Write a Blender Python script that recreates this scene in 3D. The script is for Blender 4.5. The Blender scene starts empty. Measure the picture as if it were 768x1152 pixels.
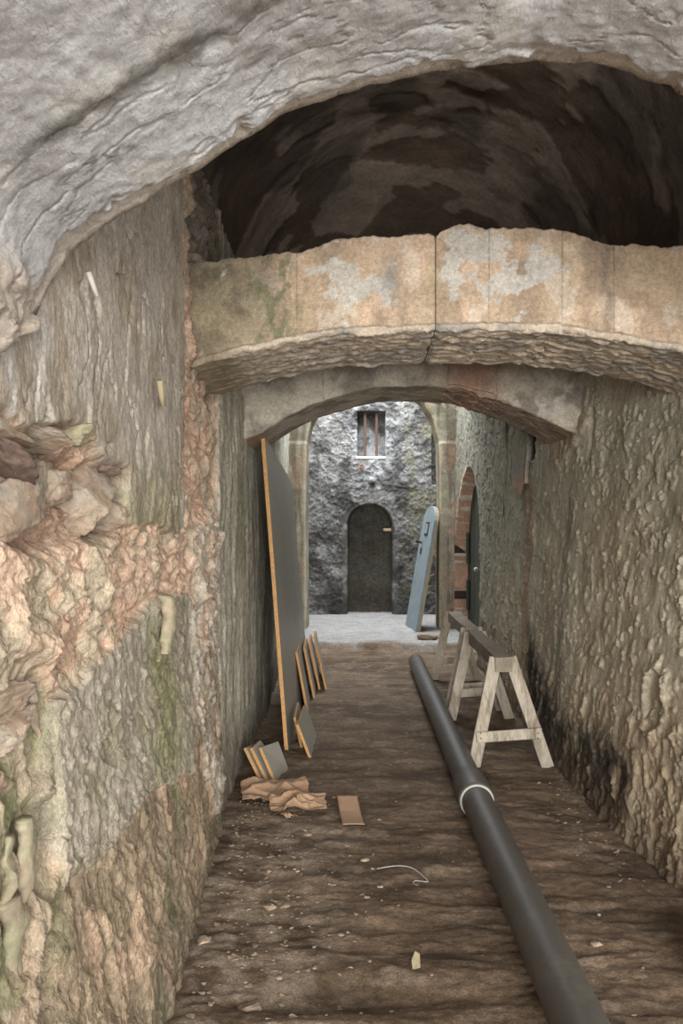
import bpy, bmesh, math, random
import numpy as np
from mathutils import Vector, Matrix

# ------------------------------------------------------------------ camera, light, exposure
scene = bpy.context.scene
COL = scene.collection
F, CX, CY, EYE = 900.0, 410.0, 600.0, 1.64      # focal length in px, vanishing point, eye height
cam_d = bpy.data.cameras.new('camera')
cam_d.sensor_fit = 'HORIZONTAL'; cam_d.sensor_width = 24.0; cam_d.lens = 24.0 * F / 768.0
cam_d.shift_x = (384.0 - CX) / 768.0
cam_d.shift_y = (CY - 576.0) / 768.0
cam_d.clip_start = 0.02
cam = bpy.data.objects.new('camera', cam_d); COL.objects.link(cam)
cam.location = (0, 0, EYE); cam.rotation_euler = (math.pi / 2, 0, 0)
scene.camera = cam

world = bpy.data.worlds.new('world'); scene.world = world; world.use_nodes = True
bg = world.node_tree.nodes['Background']
bg.inputs[0].default_value = (0.92, 0.96, 1.0, 1); bg.inputs[1].default_value = 0.75

def area(name, loc, target, sx, sy, power, color):
    d = bpy.data.lights.new(name, 'AREA'); d.shape = 'RECTANGLE'; d.size = sx; d.size_y = sy
    d.energy = power; d.color = color
    o = bpy.data.objects.new(name, d); COL.objects.link(o); o.location = loc
    o.rotation_euler = (Vector(target) - Vector(loc)).to_track_quat('-Z', 'Y').to_euler()
    return o
# daylight through the tunnel mouth behind the viewer, and through the open shaft at the far end
area('entrance_daylight', (0.9, -7.0, 2.4), (0.3, 4.0, 1.6), 5.0, 4.6, 1350, (1.0, 0.98, 0.95))
area('side_daylight', (4.6, -2.2, 2.0), (0.0, 3.2, 1.6), 3.6, 3.4, 135, (1.0, 0.98, 0.95))
area('shaft_daylight', (0.15, 13.2, 6.5), (0.15, 13.2, 0), 2.6, 3.6, 560, (0.88, 0.93, 1.0))

vs = scene.view_settings
vs.view_transform = 'Standard'; vs.look = 'None'; vs.gamma = 1.0; vs.use_curve_mapping = False
vs.exposure = 0.55
scene.cycles.diffuse_bounces = 8; scene.cycles.max_bounces = 10

# ------------------------------------------------------------------ helpers: noise
RNG = np.random.RandomState(7)
PERM = RNG.permutation(256).astype(np.int64)
G3 = RNG.normal(size=(256, 3)); G3 /= np.linalg.norm(G3, axis=1)[:, None]
G3 = G3.astype(np.float32); GX, GY, GZ = (np.ascontiguousarray(G3[:, i]) for i in range(3)); PERM = PERM.astype(np.int32)
def perlin(x, y, z):
    f4 = np.float32
    x = np.asarray(x, f4); y = np.asarray(y, f4); z = np.asarray(z, f4)
    sh = np.broadcast(x, y, z).shape; zs = z.ndim == 0
    x = np.broadcast_to(x, sh); y = np.broadcast_to(y, sh)
    xi = np.floor(x).astype(np.int32); yi = np.floor(y).astype(np.int32); zi = np.floor(z).astype(np.int32)
    xf = x-xi; yf = y-yi; zf = (z-zi).astype(f4)
    fade = lambda t: t*t*t*(t*(t*6-15)+10)
    u = fade(xf); v = fade(yf); w = fade(zf)
    r = np.zeros(sh, f4)
    for dx in (0, 1):
        px = PERM[(xi+dx) & 255]+yi; wx = u if dx else 1-u; ax = xf-dx
        for dy in (0, 1):
            py = PERM[(px+dy) & 255]+zi; wxy = wx*(v if dy else 1-v); ay = yf-dy
            for dz in (0, 1):
                h = PERM[(py+dz) & 255]
                r += wxy*(w if dz else 1-w)*(GX[h]*ax+GY[h]*ay+GZ[h]*(zf-dz))
    return r*f4(1.6)
def fbm(a, b, c=0.0, sa=1.0, sb=None, octv=4, gain=.5, seed=0.0):
    sb = sa if sb is None else sb
    r = 0.0; amp = 1.0; tot = 0
    for o in range(octv):
        k = 2.03**o
        r = r + amp*perlin(a*sa*k+seed*1.7+o*3.1, b*sb*k+seed*2.3, np.asarray(c)*sa*k+seed*7.1+o*5.7)
        tot += amp; amp *= gain
    return r / tot
def ridged(a, b, c=0.0, sa=1.0, sb=None, octv=3, seed=0.0):
    sb = sa if sb is None else sb
    r = 0.0; amp = 1.0; tot = 0
    for o in range(octv):
        k = 2.1**o
        n = 1 - np.abs(perlin(a*sa*k+seed*3.3+o*9.1, b*sb*k+seed*1.1, np.asarray(c)*sa*k+seed*4.9+o*2.7))*2
        r = r + amp*n*np.abs(n); tot += amp; amp *= .5
    return r / tot
def sstep(e0, e1, x):
    t = np.clip((x-e0)/(e1-e0), 0, 1); return t*t*(3-2*t)
def worley(a, b, seed=0):
    ai = np.floor(a).astype(np.int64); bi = np.floor(b).astype(np.int64)
    f1 = np.full(a.shape, 9.0); f2 = np.full(a.shape, 9.0); idc = np.zeros(a.shape)
    for da in (-1, 0, 1):
        for db in (-1, 0, 1):
            h = PERM[(PERM[(ai+da+seed) & 255]+bi+db) & 255]
            ja = G3[h, 0]*.45+.5; jb = G3[h, 1]*.45+.5
            d = np.hypot(ai+da+ja-a, bi+db+jb-b)
            m = d < f1
            f2 = np.where(m, f1, np.minimum(f2, d)); idc = np.where(m, h/255.0, idc); f1 = np.where(m, d, f1)
    return f1, f2, idc
def terrace(n, k, sharp=.25):
    t = n*k; f = np.floor(t); return (f+sstep(.5-sharp, .5+sharp, t-f))/k
def polymask(a, b, poly, soft):
    """1 inside the polygon, 0 outside, with a soft border of the given half width"""
    d2 = np.full(a.shape, 1e9); inside = np.zeros(a.shape, bool); n = len(poly)
    for i in range(n):
        x0, y0 = poly[i]; x1, y1 = poly[(i+1) % n]
        ex, ey = x1-x0, y1-y0
        t = np.clip(((a-x0)*ex+(b-y0)*ey)/(ex*ex+ey*ey+1e-12), 0, 1)
        d2 = np.minimum(d2, (a-x0-t*ex)**2+(b-y0-t*ey)**2)
        c = ((y0 > b) != (y1 > b)) & (a < (x1-x0)*(b-y0)/((y1-y0) if y1 != y0 else 1e-9)+x0)
        inside ^= c
    d = np.sqrt(d2); d = np.where(inside, d, -d)
    return sstep(-soft, soft, d)

def lin(r, g, b, sat=.82):
    l = .3*r+.59*g+.11*b; r, g, b = (l+(c-l)*sat for c in (r, g, b))
    return np.array([((c/255)/12.92 if c/255 <= .04045 else ((c/255+.055)/1.055)**2.4) for c in (r, g, b)])
def mixc(c0, c1, t):
    return c0 + (c1-c0)*np.asarray(t)[..., None]
def solid(shape, c):
    return np.zeros(shape+(3,)) + c

# ------------------------------------------------------------------ helpers: meshes
def link(name, me, parent=None):
    o = bpy.data.objects.new(name, me); COL.objects.link(o)
    if parent is not None: o.parent = parent
    return o
def struct(o):
    o['kind'] = 'structure'; return o
def tag(o, label, cat, group=None):
    o['label'] = label; o['category'] = cat
    if group: o['group'] = group
    return o
def empty(name, loc=(0, 0, 0)):
    o = bpy.data.objects.new(name, None); COL.objects.link(o); o.location = loc
    o.empty_display_size = .1
    return o
def raw_mesh(name, V, Fq, col=None, mat=None, smooth=True, rel=None):
    V = np.ascontiguousarray(V, np.float32).reshape(-1, 3); Fq = np.ascontiguousarray(Fq, np.int32)
    me = bpy.data.meshes.new(name); k = Fq.shape[1]
    me.vertices.add(len(V)); me.vertices.foreach_set('co', V.ravel())
    me.loops.add(Fq.size); me.loops.foreach_set('vertex_index', Fq.ravel())
    me.polygons.add(len(Fq)); me.polygons.foreach_set('loop_start', np.arange(0, Fq.size, k, dtype=np.int32))
    me.polygons.foreach_set('use_smooth', np.full(len(Fq), smooth))
    me.update(calc_edges=True); me.validate()
    if col is not None:
        at = me.attributes.new('Col', 'FLOAT_COLOR', 'POINT')
        c = np.ones((len(V), 4), np.float32); c[:, :3] = np.clip(np.asarray(col).reshape(-1, 3), .002, .95)
        if rel is not None: c[:, 3] = np.asarray(rel).ravel()
        at.data.foreach_set('color', c.ravel())
    if mat: me.materials.append(mat)
    return me
def grid_faces(nu, nv, loop=False, flip=False):
    i = np.arange(nu-1)[:, None]; j = np.arange(nv if loop else nv-1)[None, :]; j2 = (j+1) % nv
    q = np.stack([i*nv+j, (i+1)*nv+j, (i+1)*nv+j2, i*nv+j2], -1).reshape(-1, 4)
    return q[:, ::-1] if flip else q
def grid_obj(name, P, col, mat, parent=None, flip=False, loop=False, rel=None):
    return link(name, raw_mesh(name, P, grid_faces(P.shape[0], P.shape[1], loop, flip), col, mat, rel=rel), parent)
def bm_obj(name, bm, mat, parent=None, smooth=False, bevel=0, seg=2):
    if bevel:
        bmesh.ops.bevel(bm, geom=bm.edges[:], offset=bevel, segments=seg, affect='EDGES', profile=.6)
    bmesh.ops.recalc_face_normals(bm, faces=bm.faces[:])
    me = bpy.data.meshes.new(name); bm.to_mesh(me); bm.free()
    if smooth:
        for p in me.polygons: p.use_smooth = True
    if mat: me.materials.append(mat)
    return link(name, me, parent)
def add_obox(bm, p0, p1, w, t, side=(1, 0, 0)):
    """box along p0->p1, w wide along `side`, t thick across"""
    p0 = Vector(p0); p1 = Vector(p1); d = (p1-p0).normalized()
    s = Vector(side); s = (s-d*s.dot(d)).normalized(); n = d.cross(s)
    vs_ = [bm.verts.new(p+s*(a*w/2)+n*(b*t/2)) for p in (p0, p1) for a, b in ((-1, -1), (1, -1), (1, 1), (-1, 1))]
    for f in ((0, 1, 2, 3), (7, 6, 5, 4), (0, 4, 5, 1), (1, 5, 6, 2), (2, 6, 7, 3), (3, 7, 4, 0)):
        bm.faces.new([vs_[i] for i in f])
def add_prism(bm, quad, offset):
    """thin board: polygon corner points + an offset vector for its thickness"""
    a = [bm.verts.new(Vector(p)) for p in quad]; b = [bm.verts.new(Vector(p)+Vector(offset)) for p in quad]
    n = len(a); bm.faces.new(a[::-1]); bm.faces.new(b)
    for i in range(n): bm.faces.new([a[i], a[(i+1) % n], b[(i+1) % n], b[i]])

# ------------------------------------------------------------------ helpers: materials
def nn(nt, t, **kw):
    n = nt.nodes.new(t)
    for k, v in kw.items(): setattr(n, k, v)
    return n
def make_mat(name, color=None, rough=.9, var=((6, .25), (40, .25)), bumps=((60, .004), (180, .0015)), stretch=(1, 1, 1),
             tint=None, spec=.25, metal=0.0, hue=.0, flakes=()):
    """procedural surface: colour (painted regions of the surface, or one tone) broken up by noise, plus fine relief"""
    m = bpy.data.materials.new(name); m.use_nodes = True; nt = m.node_tree; L = nt.links.new
    bs = nt.nodes['Principled BSDF']; bs.inputs['Roughness'].default_value = rough
    bs.inputs['Specular IOR Level'].default_value = spec; bs.inputs['Metallic'].default_value = metal
    tc = nn(nt, 'ShaderNodeTexCoord'); mp = nn(nt, 'ShaderNodeMapping'); mp.inputs['Scale'].default_value = stretch
    L(tc.outputs['Object'], mp.inputs['Vector'])
    if color is None:
        at = nn(nt, 'ShaderNodeAttribute', attribute_name='Col'); cur = at.outputs['Color']
    else:
        rg = nn(nt, 'ShaderNodeRGB'); c = lin(*color); rg.outputs[0].default_value = (c[0], c[1], c[2], 1); cur = rg.outputs[0]
    if tint is not None:
        tcol, tscale, tlo, thi = tint
        nz = nn(nt, 'ShaderNodeTexNoise'); nz.inputs['Scale'].default_value = tscale; nz.inputs['Detail'].default_value = 6; nz.inputs['Roughness'].default_value = .65
        L(mp.outputs[0], nz.inputs['Vector'])
        mr = nn(nt, 'ShaderNodeMapRange'); mr.inputs[1].default_value = tlo; mr.inputs[2].default_value = thi
        L(nz.outputs[0], mr.inputs[0])
        mx = nn(nt, 'ShaderNodeMix', data_type='RGBA'); L(mr.outputs[0], mx.inputs[0]); L(cur, mx.inputs[6])
        c = lin(*tcol); mx.inputs[7].default_value = (c[0], c[1], c[2], 1); cur = mx.outputs[2]
    for i, (sc, am) in enumerate(var):
        nz = nn(nt, 'ShaderNodeTexNoise'); nz.inputs['Scale'].default_value = sc; nz.inputs['Detail'].default_value = 5
        nz.inputs['Roughness'].default_value = .6
        L(mp.outputs[0], nz.inputs['Vector'])
        mr = nn(nt, 'ShaderNodeMapRange'); mr.inputs[1].default_value = .3; mr.inputs[2].default_value = .7
        mr.inputs[3].default_value = 1-am; mr.inputs[4].default_value = 1+am
        L(nz.outputs[0], mr.inputs[0])
        hs = nn(nt, 'ShaderNodeHueSaturation'); L(cur, hs.inputs['Color']); L(mr.outputs[0], hs.inputs['Value'])
        if i == 0 and hue:
            m2 = nn(nt, 'ShaderNodeMapRange'); m2.inputs[1].default_value = .3; m2.inputs[2].default_value = .7
            m2.inputs[3].default_value = .5-hue; m2.inputs[4].default_value = .5+hue
            L(nz.outputs['Color'], m2.inputs[0]); L(m2.outputs[0], hs.inputs['Hue'])
        cur = hs.outputs[0]
    L(cur, bs.inputs['Base Color'])
    prev = None
    for sc, dist in bumps:
        nz = nn(nt, 'ShaderNodeTexNoise'); nz.inputs['Scale'].default_value = sc; nz.inputs['Detail'].default_value = 8
        nz.inputs['Roughness'].default_value = .68
        L(mp.outputs[0], nz.inputs['Vector'])
        bp = nn(nt, 'ShaderNodeBump'); bp.inputs['Strength'].default_value = 1; bp.inputs['Distance'].default_value = dist
        L(nz.outputs[0], bp.inputs['Height'])
        if prev: L(prev, bp.inputs['Normal'])
        prev = bp.outputs[0]
    for sc, lo, hi, dist in flakes:          # chipped skin: a noise cut to steps
        nz = nn(nt, 'ShaderNodeTexNoise'); nz.inputs['Scale'].default_value = sc; nz.inputs['Detail'].default_value = 6
        nz.inputs['Roughness'].default_value = .62
        L(mp.outputs[0], nz.inputs['Vector'])
        mr = nn(nt, 'ShaderNodeMapRange'); mr.inputs[1].default_value = lo; mr.inputs[2].default_value = hi
        L(nz.outputs[0], mr.inputs[0])
        bp = nn(nt, 'ShaderNodeBump'); bp.inputs['Strength'].default_value = 1; bp.inputs['Distance'].default_value = dist
        L(mr.outputs[0], bp.inputs['Height'])
        if color is None: L(at.outputs['Alpha'], bp.inputs['Strength'])
        if prev: L(prev, bp.inputs['Normal'])
        prev = bp.outputs[0]
    if prev: L(prev, bs.inputs['Normal'])
    return m

M_wall = make_mat('eroded_plaster', var=((9, .18), (45, .26), (140, .26), (320, .2)), bumps=((40, .006), (150, .003)), stretch=(1, 1, .6), flakes=((16, .47, .53, .006), (34, .5, .56, .004)))
M_wallr = make_mat('crumbling_render', var=((7, .18), (40, .24), (120, .24), (300, .2)), bumps=((40, .0035), (120, .004)), stretch=(1, 1, .75), flakes=((11, .57, .61, .006), (28, .56, .61, .004)))
M_vault = make_mat('limewashed_plaster', var=((4, .07), (30, .12), (110, .14), (300, .12)), bumps=((26, .006), (100, .003)), stretch=(1.6, .8, 1.6), flakes=((9, .56, .62, .0015),))
M_dark = make_mat('flaking_plaster', var=((5, .2), (30, .2)), bumps=((20, .006), (70, .003)))  # flaking plaster; how dark it is comes from each mesh's colours
M_arch = make_mat('arch_stone', var=((10, .16), (50, .22), (160, .2)), bumps=((40, .006), (140, .003)), flakes=((12, .5, .56, .0015),))
M_floor = make_mat('trodden_earth', var=((5, .2), (28, .28), (110, .34), (300, .25)), bumps=((16, .012), (70, .008), (200, .003)))
M_far = make_mat('grey_rubble_render', var=((5, .25), (20, .3), (60, .25)), bumps=((10, .025), (40, .012)))  # grey rubble render; dark patches come from the wall's own colours
M_rock = make_mat('limestone', (176, 150, 124), var=((8, .2), (40, .22)), bumps=((18, .012), (60, .005), (180, .0015)), tint=((160, 146, 128), 9, .45, .6))
M_redrock = make_mat('red_stone', (114, 92, 80), var=((10, .2), (50, .2)), bumps=((30, .006), (100, .002)))
M_calc = make_mat('calcite_crust', (168, 150, 122), var=((10, .14), (50, .14)), bumps=((40, .004), (130, .002)), tint=((144, 140, 108), 9, .42, .62), rough=.75)
M_white = make_mat('white_peg', (190, 184, 170), var=((20, .1),), bumps=((80, .001),))
M_pegtan = make_mat('tan_peg', (176, 158, 120), var=((20, .12),), bumps=((80, .001),))
M_pipe = make_mat('grey_plastic_pipe', (84, 79, 72), rough=.5, spec=.4, var=((3, .12), (40, .1)), bumps=((120, .0004),), tint=((104, 96, 84), 5, .52, .75))
M_ring = make_mat('pale_seal', (180, 178, 168), var=((20, .1),), bumps=())
M_boardface = make_mat('grey_laminate', (162, 157, 144), rough=.42, spec=.5, var=((3, .07), (60, .04)), bumps=((200, .0002),))
M_boardedge = make_mat('chipboard_edge', (196, 144, 84), var=((60, .22), (220, .3)), bumps=((250, .001),))
M_oldwood = make_mat('weathered_pale_wood', (178, 166, 146), var=((9, .16), (60, .2)), bumps=((70, .002), (200, .0008)), stretch=(1, 1, .25), tint=((122, 106, 86), 14, .5, .68))
M_beam = make_mat('dirty_dark_beam', (138, 126, 108), var=((8, .2), (60, .2)), bumps=((60, .003), (180, .001)), stretch=(1, .3, 1), tint=((150, 138, 120), 12, .55, .7))
M_blue = make_mat('faded_blue_paint', (136, 152, 160), rough=.7, var=((4, .1), (40, .08)), bumps=((60, .001),), tint=((120, 134, 140), 6, .52, .7))
M_bareedge = make_mat('bare_board_edge', (168, 146, 112), var=((20, .15),), bumps=((60, .001),))
M_iron = make_mat('rusty_iron', (64, 52, 44), rough=.8, var=((20, .3),), bumps=((90, .001),))
M_rust = make_mat('rusted_bar', (92, 70, 58), rough=.9, var=((20, .25),), bumps=((90, .001),))
M_green = make_mat('dark_green_door_paint', (58, 64, 54), rough=.7, var=((4, .2), (40, .15)), bumps=((40, .002),))
M_kraft = make_mat('brown_paper', (170, 134, 102), rough=.85, var=((6, .1), (60, .06)), bumps=((90, .0006),))
M_card = make_mat('cardboard', (166, 130, 98), rough=.85, var=((6, .06), (80, .05)), bumps=((120, .0003),))
M_chip = make_mat('pale_rubble', (146, 130, 110), var=((8, .3), (60, .2)), bumps=((60, .003),), tint=((160, 132, 108), 12, .5, .6))
M_wire = make_mat('pale_wire', (176, 172, 164), rough=.5, var=((20, .1),), bumps=())
M_blackhole = make_mat('charcoal', (38, 34, 30), var=((40, .2),), bumps=((90, .002),))

# ------------------------------------------------------------------ the tunnel's shape
def XLbase(Y, Z):
    lo = np.interp(Y, [1.0, 2.0, 2.7, 3.0, 4.2, 4.44], [-.66, -.66, -.66, -.69, -.765, -.79])
    hi = np.interp(Y, [1.0, 2.0, 3.0, 4.44], [-.80, -.795, -.80, -.815])
    near = lo + (hi-lo)*sstep(0, 1.25, Z)
    far = np.interp(Y, [4.44, 4.6, 7.4, 10, 12.9, 16], [-.80, -.835, -.905, -1.05, -1.22, -1.32])
    t = sstep(4.40, 4.50, Y)
    return near*(1-t) + far*t
def XRbase(Y, Z):
    lo = np.interp(Y, [0, 3.2, 3.7, 4.3, 5.7, 9, 16], [1.55, 1.52, 1.45, 1.38, 1.36, 1.40, 1.46])
    hi = np.interp(Y, [0, 3, 4.4, 5.8, 9, 16], [1.8, 1.8, 1.73, 1.55, 1.46, 1.47])
    return lo + (hi-lo)*np.clip(Z/2.5, 0, 1.1)
def on_left(px, py, X=-.79):
    Y = X*F/(px-CX); return (Y, EYE+(CY-py)*Y/F)
def on_right(px, py, X=1.48):
    Y = X*F/(px-CX); return (Y, EYE+(CY-py)*Y/F)
def polyL(pts): return [on_left(*p) for p in pts]
def polyR(pts): return [on_right(*p) for p in pts]
def geomspace_parts(parts):
    out = []
    for a, b, n in parts: out.append(np.geomspace(a, b, n, endpoint=False))
    return np.concatenate(out+[np.array([parts[-1][1]])])

# ---- left wall
Yc = np.concatenate([np.linspace(-.6, 1.25, 24, endpoint=False), geomspace_parts([(1.25, 4.6, 400), (4.6, 15.8, 250)])])
Zt = np.where(Yc < 8.3, 3.45, 6.4)
nv = 640
vv = np.linspace(0, 1, nv)
Y = np.repeat(Yc[:, None], nv, 1); Z = -.06 + vv[None, :]*(Zt[:, None]+.06)
wY = Y + .06*fbm(Y, Z, 0, 4.5, octv=5, seed=1); wZ = Z + .06*fbm(Y, Z, 0, 4.5, octv=5, seed=2)
near = 1-sstep(4.40, 4.48, Y)
jamb = sstep(3.66, 3.70, wY)*near
m_cav = polymask(wY, wZ, polyL([(-40, 470), (40, 495), (75, 485), (100, 520), (138, 530), (140, 600), (100, 612), (40, 610), (-40, 600)]), .035)*near
m_up = polymask(wY, wZ, polyL([(-60, 150), (-30, 470), (30, 480), (95, 478), (120, 525), (145, 590), (206, 596), (208, -60), (100, -200)]), .012)*near
m_pan = polymask(wY, wZ, polyL([(62, 790), (150, 705), (168, 680), (216, 668), (219, 800), (205, 870), (150, 893), (100, 955), (55, 1010), (46, 900)]), .012)*near
m_low = polymask(wY, wZ, polyL([(214, 780), (246, 700), (260, 980), (150, 1300), (-60, 1500), (20, 1020), (100, 955), (150, 893), (205, 870)]), .05)*near
m_edge = polymask(wY, wZ, polyL([(216, 600), (247, 560), (250, 900), (235, 920), (214, 800)]), .02)*near
m_crust = polymask(wY, wZ, polyL([(-80, 745), (40, 750), (62, 800), (58, 900), (45, 1020), (38, 1200), (-80, 1300)]), .03)*near
m_pink = np.clip(near*(1-m_up)*(1-m_pan)*(1-m_low)*(1-m_crust), 0, 1)
far = 1-near
x = XLbase(Y, Z)
d = .02*fbm(Y, Z, 0, 1.5, octv=3, seed=4)
f1, f2, wid = worley(wY*11, wZ*9, 3)
rough_rock = .030*ridged(wY, wZ, 0, 7, 5, 4, seed=5)-.01+.022*(fbm(Y, Z, 0, 14, 10, 4, seed=6))+.016*np.clip(.5-f1, -.4, .5)+.012*(wid-.5)
rough_rock = rough_rock*.6+.07*terrace(fbm(wY, wZ, 0, 5, 6, 4, seed=36), 9)+.03*terrace(fbm(wY, wZ, 0, 13, 14, 3, seed=37), 5)
d += m_pink*rough_rock
cr = np.abs(fbm(wY, wZ, 0, 7, 2.6, 3, seed=8))
d += m_up*(.020+.012*fbm(Y, Z, 0, 5, 3, 4, seed=7)-.022*(1-sstep(0, .05, cr))*sstep(-.1, .15, fbm(Y, Z, 0, 3, octv=2, seed=38))+.004*fbm(Y, Z, 0, 30, 14, 3, seed=9))
# flaking edges in the lower half of the plaster
fl = fbm(wY, wZ, 0, 9, 5, 4, seed=31)
d += m_up*sstep(2.3, 1.75, Z)*.02*terrace(fl, 6)
d += m_pan*(.02+.016*terrace(fbm(wY, wZ, 0, 14, 12, 4, seed=39), 5)+.006*fbm(Y, Z, 0, 26, 20, 4, seed=10)+.006*(sstep(.1, .18, fbm(wY, wZ, 0, 16, 22, 3, seed=11)))-.014*(1-sstep(0, .03, np.abs(fbm(wY, wZ, 0, 3.5, 5, 3, seed=33)))))
d += m_low*(.045*terrace(fbm(wY, wZ, 0, 9, 5, 4, seed=40), 6)+.016*ridged(wY, wZ, 0, 14, 6, 3, seed=12)-.004+.010*fbm(Y, Z, 0, 26, 12, 3, seed=13))
d += m_edge*(.016*ridged(wY, wZ, 0, 34, 6, 3, seed=14)+.01)
d += m_crust*(-.05+.045*ridged(wY, wZ, 0, 5, 3, 3, seed=15)+.02*fbm(Y, Z, 0, 14, 10, 3, seed=16))
d += near*(.006*fbm(Y, Z, 0, 55, 40, 3, gain=.6, seed=35)*(.5+.7*m_pink+.6*m_low))
d -= m_cav*.10
d += m_cav*.02*ridged(wY, wZ, 0, 10, 10, 3, seed=17)
# jamb under the front arch is worn back, the corner itself stands proud
d -= jamb*(.015)*(1-m_edge)
d -= np.exp(-((wY-3.68)/.012)**2)*sstep(1.55, 1.75, Z)*near*.025
stre = fbm(wY, wZ, 0, 11, .9, 4, seed=18)
strf = fbm(Y+.01*fbm(Y, Z, 0, 20, seed=3), Z, 0, 34, 3.0, 3, seed=19)
d += far*(.022*stre+.014*strf+.012*fbm(Y, Z, 0, 30, 12, 3, seed=20))*(1-.45*sstep(9, 13, Y))
# steep-sided socket hole beside the arch springing
d -= polymask(Y, Z, [(3.62, 2.86), (3.74, 2.86), (3.74, 3.08), (3.68, 3.12), (3.62, 3.05)], .01)*.10
# clay spout socket
sp = on_left(172, 690)
d -= np.exp(-(((Y-sp[0])/.035)**2+((Z-sp[1])/.075)**2)**2)*.05
P = np.stack([x+d, Y, Z], -1)
c_up = mixc(solid(Y.shape, lin(178, 166, 150)), lin(154, 144, 112), sstep(2.0, 1.66, Z+.15*fbm(Y, Z, 0, 4, seed=21)))
c_up = mixc(c_up, lin(150, 132, 108), sstep(.02, .25, fbm(wY, wZ, 0, 4, 2.5, 4, seed=22))*.6)
c_up = mixc(c_up, lin(186, 180, 172), sstep(.1, .3, fbm(wY, wZ, 0, 6, 1.5, 4, seed=23))*.6)
c_pink = mixc(solid(Y.shape, lin(200, 168, 142, .9)), lin(180, 164, 138, .9), sstep(-.1, .25, fbm(wY, wZ, 0, 5, seed=24)))
c_pink = mixc(c_pink, lin(190, 152, 126, .9), sstep(.08, .3, fbm(wY, wZ, 0, 7, seed=25))*.7)
grn = np.exp(-((Y-on_left(182, 800)[0])/.22)**2-((Z-on_left(182, 790)[1])/.30)**2)
c_pan = mixc(solid(Y.shape, lin(164, 152, 132)), lin(134, 132, 88), np.clip(grn*.9+.35*sstep(.0, .3, fbm(wY, wZ, 0, 4, seed=26)), 0, .85))
c_low = mixc(solid(Y.shape, lin(148, 128, 102, .85)), lin(124, 118, 86), sstep(-.05, .2, fbm(wY, wZ, 0, 4, 2.5, 4, seed=27))*.8)
c_low = mixc(c_low, lin(184, 152, 122), sstep(.1, .3, fbm(wY, wZ, 0, 6, 3, 4, seed=28))*.8)
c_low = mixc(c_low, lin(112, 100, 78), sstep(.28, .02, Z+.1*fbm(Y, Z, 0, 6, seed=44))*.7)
c_edge = solid(Y.shape, lin(196, 184, 166))
c_crust = mixc(solid(Y.shape, lin(164, 146, 120)), lin(130, 130, 90), sstep(-.05, .25, fbm(wY, wZ, 0, 5, seed=29)))
c_far = mixc(solid(Y.shape, lin(204, 196, 174)), lin(160, 154, 130), sstep(-.15, .25, fbm(wY, wZ, 0, 10, .8, 4, seed=30)))
c_far = mixc(c_far, lin(194, 186, 168), sstep(.12, .3, fbm(wY, wZ, 0, 16, 1.2, 4, seed=34))*.7)
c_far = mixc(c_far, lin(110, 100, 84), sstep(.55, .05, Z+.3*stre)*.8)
C = c_pink*m_pink[..., None]
wsum = m_pink.copy()
for mk, cc in ((m_up, c_up), (m_pan, c_pan), (m_low, c_low), (m_crust, c_crust)):
    C = C + cc*(mk*near)[..., None]; wsum = wsum + mk*near
C = C/np.maximum(wsum, .01)[..., None]
C = mixc(C, c_edge, m_edge*.85*sstep(-.15, .12, fbm(wY, wZ, 0, 30, 4, 3, seed=41)))
C = mixc(C, c_far, far)
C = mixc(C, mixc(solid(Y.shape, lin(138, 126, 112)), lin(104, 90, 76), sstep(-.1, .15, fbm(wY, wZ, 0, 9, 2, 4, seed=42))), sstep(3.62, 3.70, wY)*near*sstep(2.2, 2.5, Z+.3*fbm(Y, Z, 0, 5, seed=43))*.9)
C = mixc(C, lin(120, 86, 70), m_cav*.5)
REL = np.clip(.45-.35*m_up*sstep(1.6, 2.1, Z)+.2*far+.2*m_low, .05, 1)
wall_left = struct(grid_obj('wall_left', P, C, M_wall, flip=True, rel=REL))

# ---- right wall
Yc = geomspace_parts([(2.95, 8.5, 430), (8.5, 15.8, 260)])
Zt = np.where(Yc < 8.3, 3.45, 6.4)
nv = 560; vv = np.linspace(0, 1, nv)
Y = np.repeat(Yc[:, None], nv, 1); Z = -.06 + vv[None, :]*(Zt[:, None]+.06)
wY = Y + .04*fbm(Y, Z, 0, 5, octv=4, seed=51); wZ = Z + .04*fbm(Y, Z, 0, 5, octv=4, seed=52)
x = XRbase(Y, Z)
d = .022*fbm(Y, Z, 0, 1.2, octv=3, seed=53)+.008*fbm(wY, wZ, 0, 5, 3.5, 4, seed=54)
d += .0045*fbm(wY, wZ, 0, 24, 18, 4, seed=55)
crumb = sstep(.20, .25, fbm(wY, wZ, 0, 9, 6, 4, seed=56)); d += .009*crumb
crumb2 = sstep(.28, .36, fbm(wY, wZ, 0, 20, 9, 3, seed=57)); d += .012*crumb2
d += .012*np.clip(ridged(wY, wZ, 0, 9, 1.3, 3, seed=58), -.2, 1)*sstep(5.6, 7.2, Y)
d += .008*terrace(fbm(wY, wZ, 0, 5, 3.6, 4, seed=73), 7)
lowm = sstep(.95, .35, Z+.2*fbm(Y, Z, 0, 3, seed=59))
d += lowm*(.03*ridged(wY, wZ, 0, 8, 5, 4, seed=60)-.005)
# flattened oval scar with a raised rim
oy, oz = on_right(718, 790, 1.42)
r = np.sqrt(((wY-oy)/.13)**2+((wZ-oz)/.17)**2)
d += .018*np.exp(-((r-1)/.2)**2)*(.5+1.2*sstep(-.2, .2, fbm(wY, wZ, 0, 9, seed=74)))-.010*sstep(1.0, .8, r)
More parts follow.
